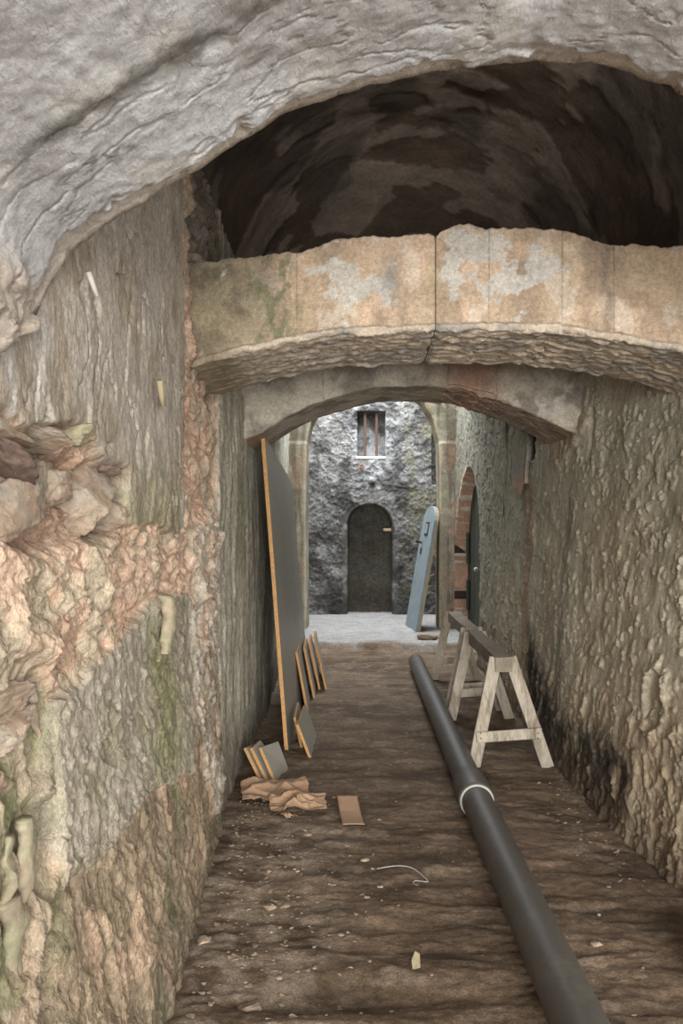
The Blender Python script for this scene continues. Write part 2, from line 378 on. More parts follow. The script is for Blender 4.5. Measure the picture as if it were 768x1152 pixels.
# a projecting broken strip of plaster beside the slot
m_strip = polymask(wY, wZ, polyR([(578, 380), (594, 380), (596, 520), (601, 555), (592, 566), (585, 540), (580, 500)]), .02)
m_slot = polymask(Y, Z, [(7.0, 2.30), (7.0, 2.95), (7.9, 2.95), (7.9, 2.30)], .012)
d -= .40*m_slot
m_corb = polymask(wY, wZ, polyR([(612, 470), (650, 470), (640, 500), (622, 530), (616, 505)]), .03)
d += .022*m_corb*(.6+.8*ridged(wY, wZ, 0, 12, 3, 2, seed=62))
d -= .05*np.exp(-((wY-on_right(650, 490)[0])/.03)**2)*sstep(2.1, 2.25, Z)*sstep(2.55, 2.4, Z)
# pointed doorway: recess in the wall
DY0, DY1, DAP, DZ = 9.9, 12.8, 11.25, 2.55
def door_mask(Yv, Zv, soft, grow=0.0):
    pts = [(DY0-grow, -.3)]
    for t in np.linspace(0, 1, 12):
        pts.append((DY0-grow+(DAP-DY0+grow)*(1-math.cos(t*math.pi/2)) if t < 1 else DAP, .9+(DZ+grow-.9)*math.sin(t*math.pi/2)))
    for t in np.linspace(1, 0, 12)[1:]:
        pts.append((DY1+grow-(DY1+grow-DAP)*(1-math.cos(t*math.pi/2)), .9+(DZ+grow-.9)*math.sin(t*math.pi/2)))
    pts.append((DY1+grow, -.3))
    return polymask(Yv, Zv, pts, soft)
m_door = door_mask(Y, Z, .02)
d = d*(1-m_door*.7) - .27*m_door
P = np.stack([x-d, Y, Z], -1)
# the wall's end turns away to the right
ret = np.stack([P[:1, :, :]+np.array([dx_, dy_, 0]) for dx_, dy_ in ((2.2, -.05), (.7, -.04), (.12, -.035), (.03, -.02))], 0)[:, 0]
C = mixc(solid(Y.shape, lin(202, 192, 166)), lin(184, 168, 140), sstep(-.2, .25, fbm(wY, wZ, 0, 2.2, 1.4, 4, seed=63)))
C = mixc(C, lin(190, 186, 164), sstep(1.4, 2.3, Z+.4*fbm(Y, Z, 0, 2, seed=64))*.65)
C = mixc(C, lin(164, 160, 136), sstep(.02, .25, fbm(wY, wZ, 0, 5, 1.2, 4, seed=65))*.6)
C = mixc(C, lin(212, 202, 176), sstep(.14, .3, fbm(wY, wZ, 0, 12, 5, 3, seed=66))*.55)
C = mixc(C, lin(172, 144, 112), lowm*.55)
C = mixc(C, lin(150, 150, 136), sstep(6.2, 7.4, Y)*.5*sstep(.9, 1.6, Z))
C = mixc(C, lin(116, 112, 98), sstep(7.8, 9.5, Y)*.7)  # colour darkened with depth to hold down the shaft daylight
st = np.exp(-((wY-on_right(592, 600, 1.44)[0]-.05*fbm(Z, Z, 0, 2, seed=67))/.13)**2)*sstep(2.2, 1.9, Z)*sstep(.3, .6, Z)
C = mixc(C, lin(178, 140, 110), st*.75)
st2 = np.exp(-((wY-on_right(632, 600, 1.44)[0]-.1*fbm(Z, Z, 0, 2, seed=68))/.12)**2)*sstep(2.0, 1.7, Z)
C = mixc(C, lin(124, 120, 104), st2*.55)
soot = polymask(wY, wZ, polyR([(600, 700), (625, 760), (640, 800), (700, 830), (722, 870), (722, 915), (690, 945), (640, 900), (610, 870)]), .14)
soot = soot*sstep(-.5, .0, fbm(wY, wZ, 0, 9, 3, 4, seed=69))
C = mixc(C, lin(46, 42, 38), soot*.95)
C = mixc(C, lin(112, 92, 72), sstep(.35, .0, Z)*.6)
C = mixc(C, lin(176, 150, 124), np.clip(m_corb+m_strip*sstep(2.2, 2.05, Z), 0, 1)*.6)
C = mixc(C, mixc(solid(Y.shape, lin(206, 158, 128)), lin(226, 214, 200), sstep(.1, .25, fbm(wY, wZ, 0, 9, seed=70))), door_mask(Y, Z, .02, .1)*sstep(11.2, 11.8, Y)*.9)
P = np.concatenate([ret, P], 0); C = np.concatenate([np.repeat(C[:1], 4, 0), C], 0)
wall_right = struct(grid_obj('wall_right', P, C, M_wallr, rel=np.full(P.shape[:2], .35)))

# broken slab of plaster standing off the wall in front of the slot
nu_, nv_ = 40, 70
U, V = np.meshgrid(np.linspace(0, 1, nu_), np.linspace(0, 1, nv_), indexing='ij')
bot = 1.98+.10*fbm(U*3, U*0, 0, 2, octv=4, seed=75)+.25*np.abs(U-.35)
Yv = 7.2+.60*U+.03*fbm(V*4, U, 0, 2, octv=4, seed=76)*(1-U); Zv = bot+(3.0-bot)*V
Xf = XRbase(Yv, Zv)-.045-.02*np.sin(U*math.pi)+.02*fbm(Yv, Zv, 0, 9, 4, 4, seed=77)
front = np.stack([Xf, Yv, Zv], -1); back = np.stack([Xf+.05, Yv+.01, Zv], -1)
ring = np.concatenate([front, back[::-1]], 0); ring = np.concatenate([ring, ring[:1]], 0)
Cs = mixc(solid(ring.shape[:2], lin(158, 152, 136)), lin(190, 152, 124), sstep(2.22, 2.08, ring[..., 2])*.85)
strip = grid_obj('plaster_slab', ring, Cs, M_wallr, wall_right, flip=True, rel=np.full(ring.shape[:2], .3))

# ---- floor
Yc = np.concatenate([np.linspace(-.6, 2.2, 30, endpoint=False), geomspace_parts([(2.2, 15.7, 640)])])
Xc = np.concatenate([np.linspace(-1.45, 2.0, 360), np.linspace(2.1, 4.2, 12)])
def floor_h(X, Y):
    X = np.asarray(X, float); Y = np.asarray(Y, float)+np.zeros_like(X)
    h = .024*fbm(X, Y, 0, 1.0, 2.2, 4, seed=81)
    tr = np.abs(fbm(X, Y+.12*fbm(X, Y, 0, 1.3, seed=90), 0, .8, 2.6, 4, seed=82)); h = h+.014*sstep(0, .3, tr)-.008
    h = h+.016*fbm(X, Y, 0, 6, 9, 4, seed=83)+.005*fbm(X, Y, 0, 30, 34, 3, seed=84)
    h = h-.05*np.exp(-((X-.0)/.5)**2-((Y-2.86)/.10)**2)+.03*np.exp(-((X-.02)/.3)**2-((Y-2.58)/.16)**2)
    edge = 11.3+.22*fbm(X, X*0, 0, 1.5, octv=3, seed=85)
    h = h*(1-.55*sstep(11.2, 11.8, Y))+.10*sstep(edge-.05, edge+.06, Y)
    return h
X = np.repeat(Xc[None, :], len(Yc), 0); Y = np.repeat(Yc[:, None], len(Xc), 1)
hgt = floor_h(X, Y)
P = np.stack([X, Y, hgt], -1)
n1 = fbm(X, Y, 0, 1.2, 2.6, 4, seed=86)
C = mixc(solid(X.shape, lin(126, 106, 86, .95)), lin(100, 83, 66, .95), sstep(-.15, .2, n1))
C = mixc(C, lin(150, 128, 106, .82), sstep(.08, .28, fbm(X, Y, 0, 5, 9, 4, seed=87))*.6)
C = mixc(C, lin(162, 142, 120, .8), sstep(.15, -.45, X)*sstep(4.9, 4.2, Y)*sstep(-.2, .15, fbm(X, Y, 0, 7, octv=4, seed=88))*.7)
C = mixc(C, lin(164, 162, 158), sstep(11.15, 11.5, Y+.35*fbm(X, Y, 0, 2.0, octv=5, seed=89))*.95)
floor = struct(grid_obj('floor', P, C, M_floor, flip=True))
def fz(x_, y_): return float(floor_h(np.array([x_]), np.array([y_]))[0])

# ---- far wall with its blocked doorway and barred window, one rough heightfield
FY = 15.2
def farpt(px, py, Yv=FY): return ((px-CX)*Yv/F, EYE+(CY-py)*Yv/F)
Xc = np.linspace(-1.5, 1.62, 330); Zc = np.linspace(-.05, 6.4, 560)
X = np.repeat(Xc[:, None], len(Zc), 1); Z = np.repeat(Zc[None, :], len(Xc), 0)
wX = X+.02*fbm(X, Z, 0, 8, octv=3, seed=101); wZ = Z+.02*fbm(X, Z, 0, 8, octv=3, seed=102)
d = .05*fbm(X, Z, 0, 2.2, octv=4, seed=103)+.03*ridged(wX, wZ, 0, 4.5, octv=4, seed=104)+.022*fbm(X, Z, 0, 14, octv=3, seed=105)
ax0, az0 = farpt(391, 692); ax1, atop = farpt(441, 567)
acx = (ax0+ax1)/2; ar = (ax1-ax0)/2; asp = atop-ar*.95
apoly = [(ax0, -.3)]+[(acx-ar*math.cos(t), asp+ar*.95*math.sin(t)) for t in np.linspace(0, math.pi, 20)]+[(ax1, -.3)]
m_n = polymask(X+.3*(wX-X), Z+.3*(wZ-Z), apoly, .014)
wx0, wz1 = farpt(402, 463); wx1, wz0 = farpt(433, 515)
m_w = polymask(X, Z, [(wx0, wz0), (wx0, wz1), (wx1, wz1), (wx1, wz0)], .012)
m_rim = polymask(X, Z, [(acx+(a-acx)*1.22, b+.06) if b > 0 else (acx+(a-acx)*1.22, b) for a, b in apoly], .03)
d = d*(1-.8*m_rim*(1-m_n))
d = d*(1-.5*m_n)-.75*m_n
d = d*(1-.7*m_w)-.34*m_w
sl = polymask(X, Z, [farpt(486, 545), farpt(486, 470), farpt(496, 470), farpt(496, 545)], .014); d -= .35*sl
kx, kz = farpt(419, 542); d += .10*np.exp(-((X-kx)/.06)**2-((Z-kz)/.06)**2)-.05*np.exp(-((X-kx)/.05)**2-((Z-kz+.2)/.16)**2)
P = np.stack([X, FY-d, Z], -1)
C = mixc(solid(X.shape, lin(136, 134, 130)), lin(98, 96, 94), sstep(-.1, .12, fbm(wX, wZ, 0, 2.2, octv=5, seed=106)))
C = mixc(C, lin(172, 170, 168), sstep(.1, .25, fbm(wX, wZ, 0, 3.2, octv=5, seed=107))*.6)
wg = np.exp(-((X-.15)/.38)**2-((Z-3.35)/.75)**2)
C = mixc(C, lin(206, 206, 208), np.clip(wg*1.2, 0, 1)*sstep(-.25, .1, fbm(wX, wZ, 0, 5, octv=4, seed=108))*.8)  # pale area painting in the daylight on the wall's upper middle
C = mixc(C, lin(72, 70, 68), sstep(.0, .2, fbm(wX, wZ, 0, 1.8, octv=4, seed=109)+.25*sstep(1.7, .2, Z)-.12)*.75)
C = mixc(C, lin(140, 136, 106), sstep(-.0, .2, fbm(wX, wZ, 0, 2.4, octv=4, seed=110))*sstep(.6, .9, X)*.6)
C = mixc(C, lin(150, 104, 74), np.exp(-((X+.05)/.07)**2-((Z-2.92)/.06)**2)*.8)
C = mixc(C, lin(112, 108, 92), m_n*.85)
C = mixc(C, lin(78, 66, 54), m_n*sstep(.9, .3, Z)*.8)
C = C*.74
wall_back = struct(grid_obj('wall_back', P, C, M_far, flip=True))

# ------------------------------------------------------------------ vaults
# near limewashed barrel vault with its broken edge
prof = np.array([(-.752, 1.80), (-.752, 2.0), (-.75, 2.2), (-.735, 2.32), (-.62, 2.41), (-.467, 2.505), (-.31, 2.605), (-.156, 2.695), (.09, 2.77), (.42, 2.815), (.62, 2.79), (.8, 2.73),
                 (1.1, 2.64), (1.5, 2.50), (2.0, 2.36), (2.6, 2.28), (3.4, 2.25)])
seg = np.concatenate([[0], np.cumsum(np.hypot(*np.diff(prof, axis=0).T))])
nu = 520; s = np.linspace(0, seg[-1], nu)
px_ = np.interp(s, seg, prof[:, 0]); pz_ = np.interp(s, seg, prof[:, 1])
k = np.ones(9)/9
for _ in range(3):
    px_[8:-8] = np.convolve(np.pad(px_, 4, 'edge'), k, 'valid')[8:-8]; pz_[8:-8] = np.convolve(np.pad(pz_, 4, 'edge'), k, 'valid')[8:-8]
tx = np.gradient(px_); tz = np.gradient(pz_); tl = np.hypot(tx, tz); nx_, nz_ = tz/tl, -tx/tl     # inward normal
ye = np.full(nu, 2.0)
left = px_ < 0
ye = np.where(left, np.interp(pz_, [1.8, 2.0, 2.11, 2.20, 2.31, 2.45], [1.30, 1.64, 1.83, 1.90, 1.985, 2.0]), ye)
ye = ye+.022*fbm(s, s*0, 0, 4, octv=6, gain=.62, seed=121)+.022*fbm(s, s*0, 0, 13, octv=4, gain=.6, seed=122)
yv = np.concatenate([np.linspace(-.6, .8, 20, endpoint=False), np.linspace(.8, 2.0, 250)])
nrow = len(yv)
S = np.repeat(s[:, None], nrow, 1)
Yg = -.6+(yv[None, :]+.6)*((ye[:, None]+.6)/2.6)
wS = S+.03*fbm(S, Yg, 0, 5, octv=4, seed=123); wYg = Yg+.03*fbm(S, Yg, 0, 5, octv=4, seed=124)
d = .02*fbm(S, Yg, 0, 2, octv=3, seed=125)+.008*fbm(wS, wYg, 0, 20, 10, 4, seed=126)+.005*fbm(S, Yg, 0, 50, 26, 3, seed=127)
de = ye[:, None]-Yg
fl = sstep(.10, .0, de+.12*fbm(wS, wYg, 0, 7, 10, 4, seed=128))
d -= .014*sstep(.4, .6, fl)+.012*fl
cr = np.abs(fbm(wS, wYg, 0, 3, 6, 3, seed=129)); d -= .008*(1-sstep(0, .02, cr))*sstep(.6, .2, de)
sl_ = s[np.argmin(np.hypot(px_+.74, pz_-2.3))]
stn = sstep(sl_-.05, sl_-.14, S); f1, f2, wid = worley(wS*9, wYg*9, 11)
d += stn*(.035*np.clip(.55-f1, -.3, .6)+.03*(wid-.4)+.02*fbm(wS, wYg, 0, 12, octv=3, seed=130))
# bowl-like pits
for bx, by, br, bd in ((.36, 1.72, .035, .05), (-.35, 1.62, .03, .02), (-.30, 1.60, .025, .02)):
    i0 = s[np.argmin(np.abs(px_-bx)+(pz_ < 2)*9)]
    d -= bd*np.exp(-(((S-i0)/br)**2+((Yg-by)/br)**2))
P = np.stack([px_[:, None]+nx_[:, None]*d, Yg, pz_[:, None]+nz_[:, None]*d], -1)
C = mixc(solid(S.shape, lin(194, 192, 191)), lin(178, 174, 171), sstep(-.2, .2, fbm(wS, wYg, 0, 2.2, octv=4, seed=131)))
C = mixc(C, lin(202, 196, 184), sstep(.1, .3, fbm(wS, wYg, 0, 3, octv=4, seed=132))*.6)
# damp stain that runs round the vault
stain = np.exp(-((wYg-1.545-.05*fbm(S, S*0, 0, 3, seed=133))/.032)**2)*sstep(sl_-.02, sl_+.2, S)*sstep(-.55, -.1, fbm(wS, wYg, 0, 10, octv=3, seed=134))
C = mixc(C, lin(104, 100, 90), stain*.95*sstep(sl_+1.15, sl_+.9, S))
sp2 = sstep(.2, .26, fbm(wS, wYg, 0, 11, 20, 3, seed=135))*np.exp(-((Yg-1.70)/.08)**2)*sstep(sl_+.05, sl_+.2, S)*sstep(sl_+.75, sl_+.55, S)
C = mixc(C, lin(120, 116, 108), sp2*.8)
C = mixc(C, lin(192, 172, 146), sstep(.35, .7, fl)*.6)
C = mixc(C, lin(182, 164, 144), stn*.8)
i1 = s[np.argmin(np.abs(px_-.80)+(pz_ < 2)*9)]
C = mixc(C, lin(96, 92, 82), sstep(.0, .2, fbm(wS, wYg, 0, 6, octv=4, seed=136)+.2-1.2*np.hypot(S-i1, (Yg-1.60)*1.4))*.85)
# rows past the edge: broken thickness, then the face of the masonry above it
ccx, ccz = .42, 1.9
extra = []
for k_, (gr, dy) in enumerate(((.02, .012), (.06, .02), (.14, -.01), (.5, .03), (1.15, .05))):
    ex = px_+(px_-ccx)*gr*.9+0*s; ez = pz_+(pz_-ccz)*gr
    extra.append(np.stack([ex+.01*fbm(s, s*0, k_, 9, seed=140), ye+dy+.012*fbm(s, s*0, k_, 14, seed=141), ez], -1)[:, None, :])
P = np.concatenate([P]+extra, 1)
C = np.concatenate([C]+[solid((nu, 1), lin(170, 150, 128))]*len(extra), 1)
ceiling = struct(grid_obj('ceiling', P, C, M_vault, flip=True))

# inner dark vault over the arches
Yc = np.linspace(1.85, 8.6, 300); th = np.linspace(0, math.pi, 260)
Yg = np.repeat(Yc[:, None], len(th), 1); T = np.repeat(th[None, :], len(Yc), 0)
xl = np.interp(Yg, [1.8, 4.3, 4.6, 8.6], [-.87, -.88, -.93, -1.0]); xr = np.interp(Yg, [1.8, 4.4, 5.8, 8.6], [1.76, 1.72, 1.58, 1.50])
ap = 4.45-.95*sstep(5.2, 8.8, Yg)
cx_ = (xl+xr)/2; hw = (xr-xl)/2
d = .03*fbm(Yg, T, 0, 1.5, octv=3, seed=150)+.008*fbm(Yg, T, 0, 7, octv=4, seed=151)
patch = sstep(-.02, .02, fbm(Yg, T+.2*fbm(Yg, T, 0, 2, seed=153), 0, 2.0, 1.5, 5, seed=152)); d += .004*patch
X = cx_-hw*np.cos(T)*(1-d); Z = 3.18+(ap-3.18)*np.sin(T)*(1-d)
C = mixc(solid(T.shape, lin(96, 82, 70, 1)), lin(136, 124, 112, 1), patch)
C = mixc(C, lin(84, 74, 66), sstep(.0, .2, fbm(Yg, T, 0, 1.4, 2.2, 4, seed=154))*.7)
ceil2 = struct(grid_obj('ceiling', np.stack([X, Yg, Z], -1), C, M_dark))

# far bay: vault of the last stretch, its lunette and the light shaft's lip
Yc = np.linspace(8.3, 11.35, 60); th = np.linspace(0, math.pi, 80)
Yg = np.repeat(Yc[:, None], len(th), 1); T = np.repeat(th[None, :], len(Yc), 0)
X = .1-1.52*np.cos(T); Z = 4.3+1.0*np.sin(T)+.03*fbm(Yg, T, 0, 3, seed=160)
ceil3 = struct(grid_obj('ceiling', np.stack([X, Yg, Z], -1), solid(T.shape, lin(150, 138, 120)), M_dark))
Xc = np.linspace(-1.5, 1.75, 90); Zl = np.linspace(0, 1, 50)
X = np.repeat(Xc[:, None], 50, 1)
hwid = np.sqrt(np.clip(1-((X-.28)/1.28)**2, 0, 1))
Zb = 3.14+.30*hwid
Z = Zb+(5.6-Zb)*Zl[None, :]
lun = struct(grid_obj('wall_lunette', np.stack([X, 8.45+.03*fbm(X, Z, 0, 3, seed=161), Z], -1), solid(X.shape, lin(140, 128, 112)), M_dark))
Xc = np.linspace(-1.5, 1.7, 40); Zl = np.linspace(4.9, 6.6, 24)
X = np.repeat(Xc[:, None], 24, 1); Z = np.repeat(Zl[None, :], 40, 0)
shaft = struct(grid_obj('wall_shaft', np.stack([X, 11.3+.03*fbm(X, Z, 0, 3, seed=162), Z], -1), solid(X.shape, lin(150, 144, 132)), M_dark, flip=True))

# ------------------------------------------------------------------ stone arches
def arch_block(name, parent, us, inner, outer, y0, y1, mat, colf, seed, nf=70, ns=60, rough=1.0, jd=0, face_y=0.0):
    """one stone of an arch. us: parameter values along the arch; inner/outer: u -> (x, z); loop = front, top, back, soffit"""
    t = np.concatenate([np.zeros(1), np.linspace(0, 1, len(us)), np.ones(1)])
    loop = []
    for v in np.linspace(0, 1, nf, endpoint=False): loop.append((v, 0.0, 0))
    for v in np.linspace(0, 1, 14, endpoint=False): loop.append((1.0, v, 1))
    for v in np.linspace(1, 0, 22, endpoint=False): loop.append((v, 1.0, 2))
    for v in np.linspace(1, 0, ns, endpoint=False): loop.append((0.0, v, 3))
    loop = np.array(loop); nl = len(loop)
    I = np.array([inner(u) for u in us]); O = np.array([outer(u) for u in us])
    v = loop[None, :, 0]; w = loop[None, :, 1]; sd = loop[None, :, 2]+0*us[:, None]
    X = I[:, 0:1]+(O[:, 0:1]-I[:, 0:1])*v; Z = I[:, 1:2]+(O[:, 1:2]-I[:, 1:2])*v; Yv = y0+(y1-y0)*w+0*X
    on_f = np.exp(-(w/.03)**2); on_s = np.exp(-(v/.05)**2)
    # front face relief, soffit relief, rounded joints
    e = np.abs(us[:, None]-.329-.006*fbm(Z, Z*0, 0, 9, octv=3, seed=215))
    joint = np.exp(-(e/.018)**2)
    dfr = .014*fbm(X, Z, 0, 5, octv=4, seed=200)+.006*fbm(X, Z, 0, 28, octv=3, seed=200.3)-.018*joint*jd
    dso = (.020*ridged(X, Yv, 0, 6, 16, 4, seed=200.5)+.02*fbm(X, Yv, 0, 14, 26, 4, seed=200.6)-.01-.02*joint*jd)*rough*(.25+.75*sstep(I[:, 0].min()*0-.78, -.45, X))
    dtop = .026*fbm(X, Yv, 0, 9, octv=5, gain=.65, seed=200.8)-.03*joint*jd
    Yv = Yv-np.where((sd == 0), dfr+face_y, 0)+np.where(sd == 2, dfr, 0)
    edge_soft = .02*rough*(on_f*on_s)
    nrm = O-I; nrm = nrm/np.linalg.norm(nrm, axis=1)[:, None]
    off = np.where(sd == 3, -dso, 0)+np.where(sd == 1, dtop, 0)+np.where((sd == 0) & (v < .12), -dso*(1-v/.12)*.8+edge_soft, 0)+np.where((sd == 0) & (v > .9), dtop*(v-.9)/.1, 0)
    X = X+nrm[:, 0:1]*off; Z = Z+nrm[:, 1:2]*off
    Yv = Yv+edge_soft
    C = colf(X, Yv, Z, sd, v)
    P = np.stack([X, Yv, Z], -1)
    # end caps: collapse rows to the section's middle
    def cap(i):
        c = P[i].mean(0); return (c+(P[i]-c)*.0)[None]
    P = np.concatenate([cap(0), P[:1], P, P[-1:], cap(-1)], 0); C = np.concatenate([C[:1], C[:1], C, C[-1:], C[-1:]], 0)
    return link(name, raw_mesh(name, P, grid_faces(P.shape[0], nl, True), C, mat), parent)

# front arch
A1Y0, A1Y1 = 3.70, 4.45
bx = np.array([170, 215, 250, 300, 340, 384, 500, 625, 700, 768, 870]); by = np.array([422, 412, 402, 390, 381, 375, 371, 371, 382, 394, 425])
tx1 = np.array([170, 208, 330, 360, 395, 440, 486, 492, 512, 530, 545, 575, 600, 640, 655, 682, 692, 768, 870])
ty1 = np.array([300, 296, 285, 277, 268, 265, 263, 262, 252, 253, 259, 256, 255, 261, 265, 276, 277, 277, 285])
kx1 = A1Y0/F
def in1(u): return (u, EYE+(CY-np.interp(u/kx1+CX, bx, by))*kx1)
def out1(u): return (u, EYE+(CY-np.interp(u/kx1+CX, tx1, ty1))*kx1+.02*float(fbm(np.array([u]), np.array([.3]), 0, 7, octv=5, gain=.65, seed=61)[0]))
def col1(X, Yv, Z, sd, v):
    c = mixc(solid(X.shape, lin(210, 178, 146)), lin(190, 164, 132), sstep(-.2, .2, fbm(X, Z, Yv, 3, octv=4, seed=201)))
    wx = X+.05*fbm(X, Z, 0, 8, octv=4, seed=202)
    c = mixc(c, lin(166, 142, 116), sstep(.02, .22, fbm(X, Z, Yv, 6, 3, 5, seed=207))*.7)
    c = mixc(c, lin(222, 206, 186), sstep(.08, .25, fbm(X, Z, Yv, 8, 5, 5, seed=208))*.5)
    left = sstep(-.25, -.55, wx)
    c = mixc(c, mixc(solid(X.shape, lin(150, 138, 108)), lin(112, 104, 82), sstep(-.05, .2, fbm(X, Z, 0, 7, octv=5, seed=209))), left*.8)
    c = mixc(c, lin(196, 170, 140), sstep(-.60, -.45, wx)*sstep(-.36, -.50, wx)*sstep(0, .2, fbm(X, Z, 0, 5, seed=203))*.6)
    g = sstep(.05, .16, fbm(X, Z, 0, 22, 9, 3, seed=204))*np.exp(-((wx+.42)/.12)**2)
    c = mixc(c, lin(116, 118, 82), g*.8*(sd == 0))
    pt = sstep(.1, .16, 1.6*fbm(X, Z, 0, 6, octv=6, gain=.6, seed=205)+.85*np.exp(-((X-.0)/.19)**4-((Z-2.80)/.14)**4)+.85*np.exp(-((X-.63)/.27)**4-((Z-2.90)/.14)**4)+.1*np.exp(-((X-.45)/.12)**2-((Z-2.95)/.1)**2)-.45)
    c = mixc(c, lin(204, 198, 186), pt*.85*(sd == 0))
    c = mixc(c, lin(138, 132, 124), np.exp(-((X-.12)/.05)**2-((Z-2.82)/.10)**2)*.7*(sd == 0))
    c = mixc(c, lin(120, 108, 92), (sd == 0)*np.exp(-((wx-1.13)/.03)**2)*.6)
    # soffit: pale grey, splintered; colour raised to paint in light from below
    so = mixc(solid(X.shape, lin(208, 190, 166)), lin(168, 160, 148), sstep(-.1, .2, fbm(X, Yv, 0, 4, 9, 4, seed=206)))
    c = mixc(c, so, ((sd == 3) | ((sd == 0) & (v < .05)))*.9*sstep(-.72, -.5, X))
    c = mixc(c, lin(150, 140, 128), (sd == 1)*.7)
    return c
arch1 = struct(empty('trim_1', (0, A1Y0, 0)))
def wadd(o, root):      # keep world position under an Empty that stands at its base
    o.location = o.location-root.location
    return o
cuts = [-.93, -.313, .329, .575, .913, 1.152, 1.92]
for i in range(len(cuts)-1):
    ga, gb = (-.002 if i != 2 else .0012), (-.002 if i != 1 else .0012)
    us = np.linspace(cuts[i]+ga, cuts[i+1]-gb, max(30, int((cuts[i+1]-cuts[i])/.008)))
    b = arch_block('stone', arch1, us, in1, out1, A1Y0, A1Y1, M_arch, col1, 210.0+i*3, jd=(0, .5, .5, 0, 0, 0)[i])
    wadd(b, arch1)

# second arch, deeper in
A2Y0, A2Y1 = 5.75, 6.45
k2 = A2Y0/F
ix2 = np.array([260, 294, 320, 350, 400, 435, 480, 520, 560, 600, 640, 680]); iy2 = np.array([500, 487, 470, 455, 440, 434, 434, 438, 450, 466, 485, 500])
def in2(u): return (u, EYE+(CY-np.interp(u/k2+CX, ix2, iy2))*k2)
def out2(u):
    z = in2(u)[1]; return (u, max(z+.42, 3.05))
def col2(X, Yv, Z, sd, v):
    c = mixc(solid(X.shape, lin(188, 178, 158)), lin(146, 138, 122), sstep(-.15, .2, fbm(X, Z, Yv, 4, octv=4, seed=221)))
    wx = X+.06*fbm(X, Z, 0, 7, octv=4, seed=222)
    c = mixc(c, lin(178, 132, 106), np.exp(-((wx-.78)/.22)**2)*.75)
    c = mixc(c, lin(200, 192, 180), sstep(.1, .2, fbm(X, Z, 0, 6, octv=4, seed=223))*sstep(.9, 1.1, wx)*.7)
    c = mixc(c, lin(196, 152, 122), (sd == 3)*sstep(-.62, -.8, X)*.6)
    c = mixc(c, lin(150, 118, 96), (sd == 3)*sstep(.8, 1.0, X)*.6)
    return c
arch2 = struct(empty('trim_2', (0, A2Y0, 0)))
cuts = [-.95, -.30, .60, .95, 1.62]
for i in range(4):
    us = np.linspace(cuts[i]-.002, cuts[i+1]+.002, max(30, int((cuts[i+1]-cuts[i])/.012)))
    r_ = (.35, .5, 1.3, .7)[i]
    wadd(arch_block('stone', arch2, us, in2, out2, A2Y0, A2Y1, M_arch, col2, 230.0+i*3, nf=50, ns=44, rough=r_), arch2)

# third arch framing the last bay: jambs and ring
A3Y0, A3Y1 = 12.85, 13.45
k3 = A3Y0/F
ins = [(-.93, -.05), (-.935, 1.0), (-.945, 2.2), (-.93, 3.1), (-.86, 3.42), (-.70, 3.72), (-.45, 3.95), (-.1, 4.08), (.25, 4.10), (.62, 4.00), (.92, 3.78), (1.10, 3.48), (1.19, 3.1), (1.20, 2.2), (1.19, 1.0), (1.19, -.05)]
outs = [(-1.36, -.05), (-1.36, 1.0), (-1.36, 2.2), (-1.36, 3.1), (-1.36, 3.55), (-1.20, 4.0), (-.75, 4.35), (-.15, 4.5), (.3, 4.52), (.85, 4.4), (1.35, 4.1), (1.66, 3.6), (1.66, 3.1), (1.66, 2.2), (1.66, 1.0), (1.66, -.05)]
ins = np.array(ins); outs = np.array(outs); u3 = np.concatenate([[0], np.cumsum(np.hypot(*np.diff(ins, axis=0).T))])
def in3(u): return (np.interp(u, u3, ins[:, 0]), np.interp(u, u3, ins[:, 1]))
def out3(u): return (np.interp(u, u3, outs[:, 0]), np.interp(u, u3, outs[:, 1]))
def col3(X, Yv, Z, sd, v):
    c = mixc(solid(X.shape, lin(164, 156, 136)), lin(126, 116, 98), sstep(-.15, .2, fbm(X*4, Z, Yv, 3, 1.2, 4, seed=241)))
    c = mixc(c, lin(178, 140, 112), sstep(.05, .25, fbm(X, Z, Yv, 3, octv=3, seed=242))*.5)
    return mixc(c, lin(196, 188, 158), np.exp(-(v/.12)**2)*(sd == 0)*.7)
arch3 = struct(empty('trim_3', (0, A3Y0, 0)))
cuts = [0, 3.15, 5.2, 6.6, 9.75 if u3[-1] > 9.75 else u3[-1]*.75, u3[-1]]
cuts = [0, u3[3], (u3[3]+u3[7])/2+.2, u3[8]+.3, u3[12], u3[-1]]
for i in range(5):
    us = np.linspace(cuts[i]+.002, cuts[i+1]-.002, max(30, int((cuts[i+1]-cuts[i])/.03)))
    wadd(arch_block('stone', arch3, us, in3, out3, A3Y0, A3Y1, M_arch, col3, 250.0+i*3, nf=34, ns=26, rough=.6), arch3)

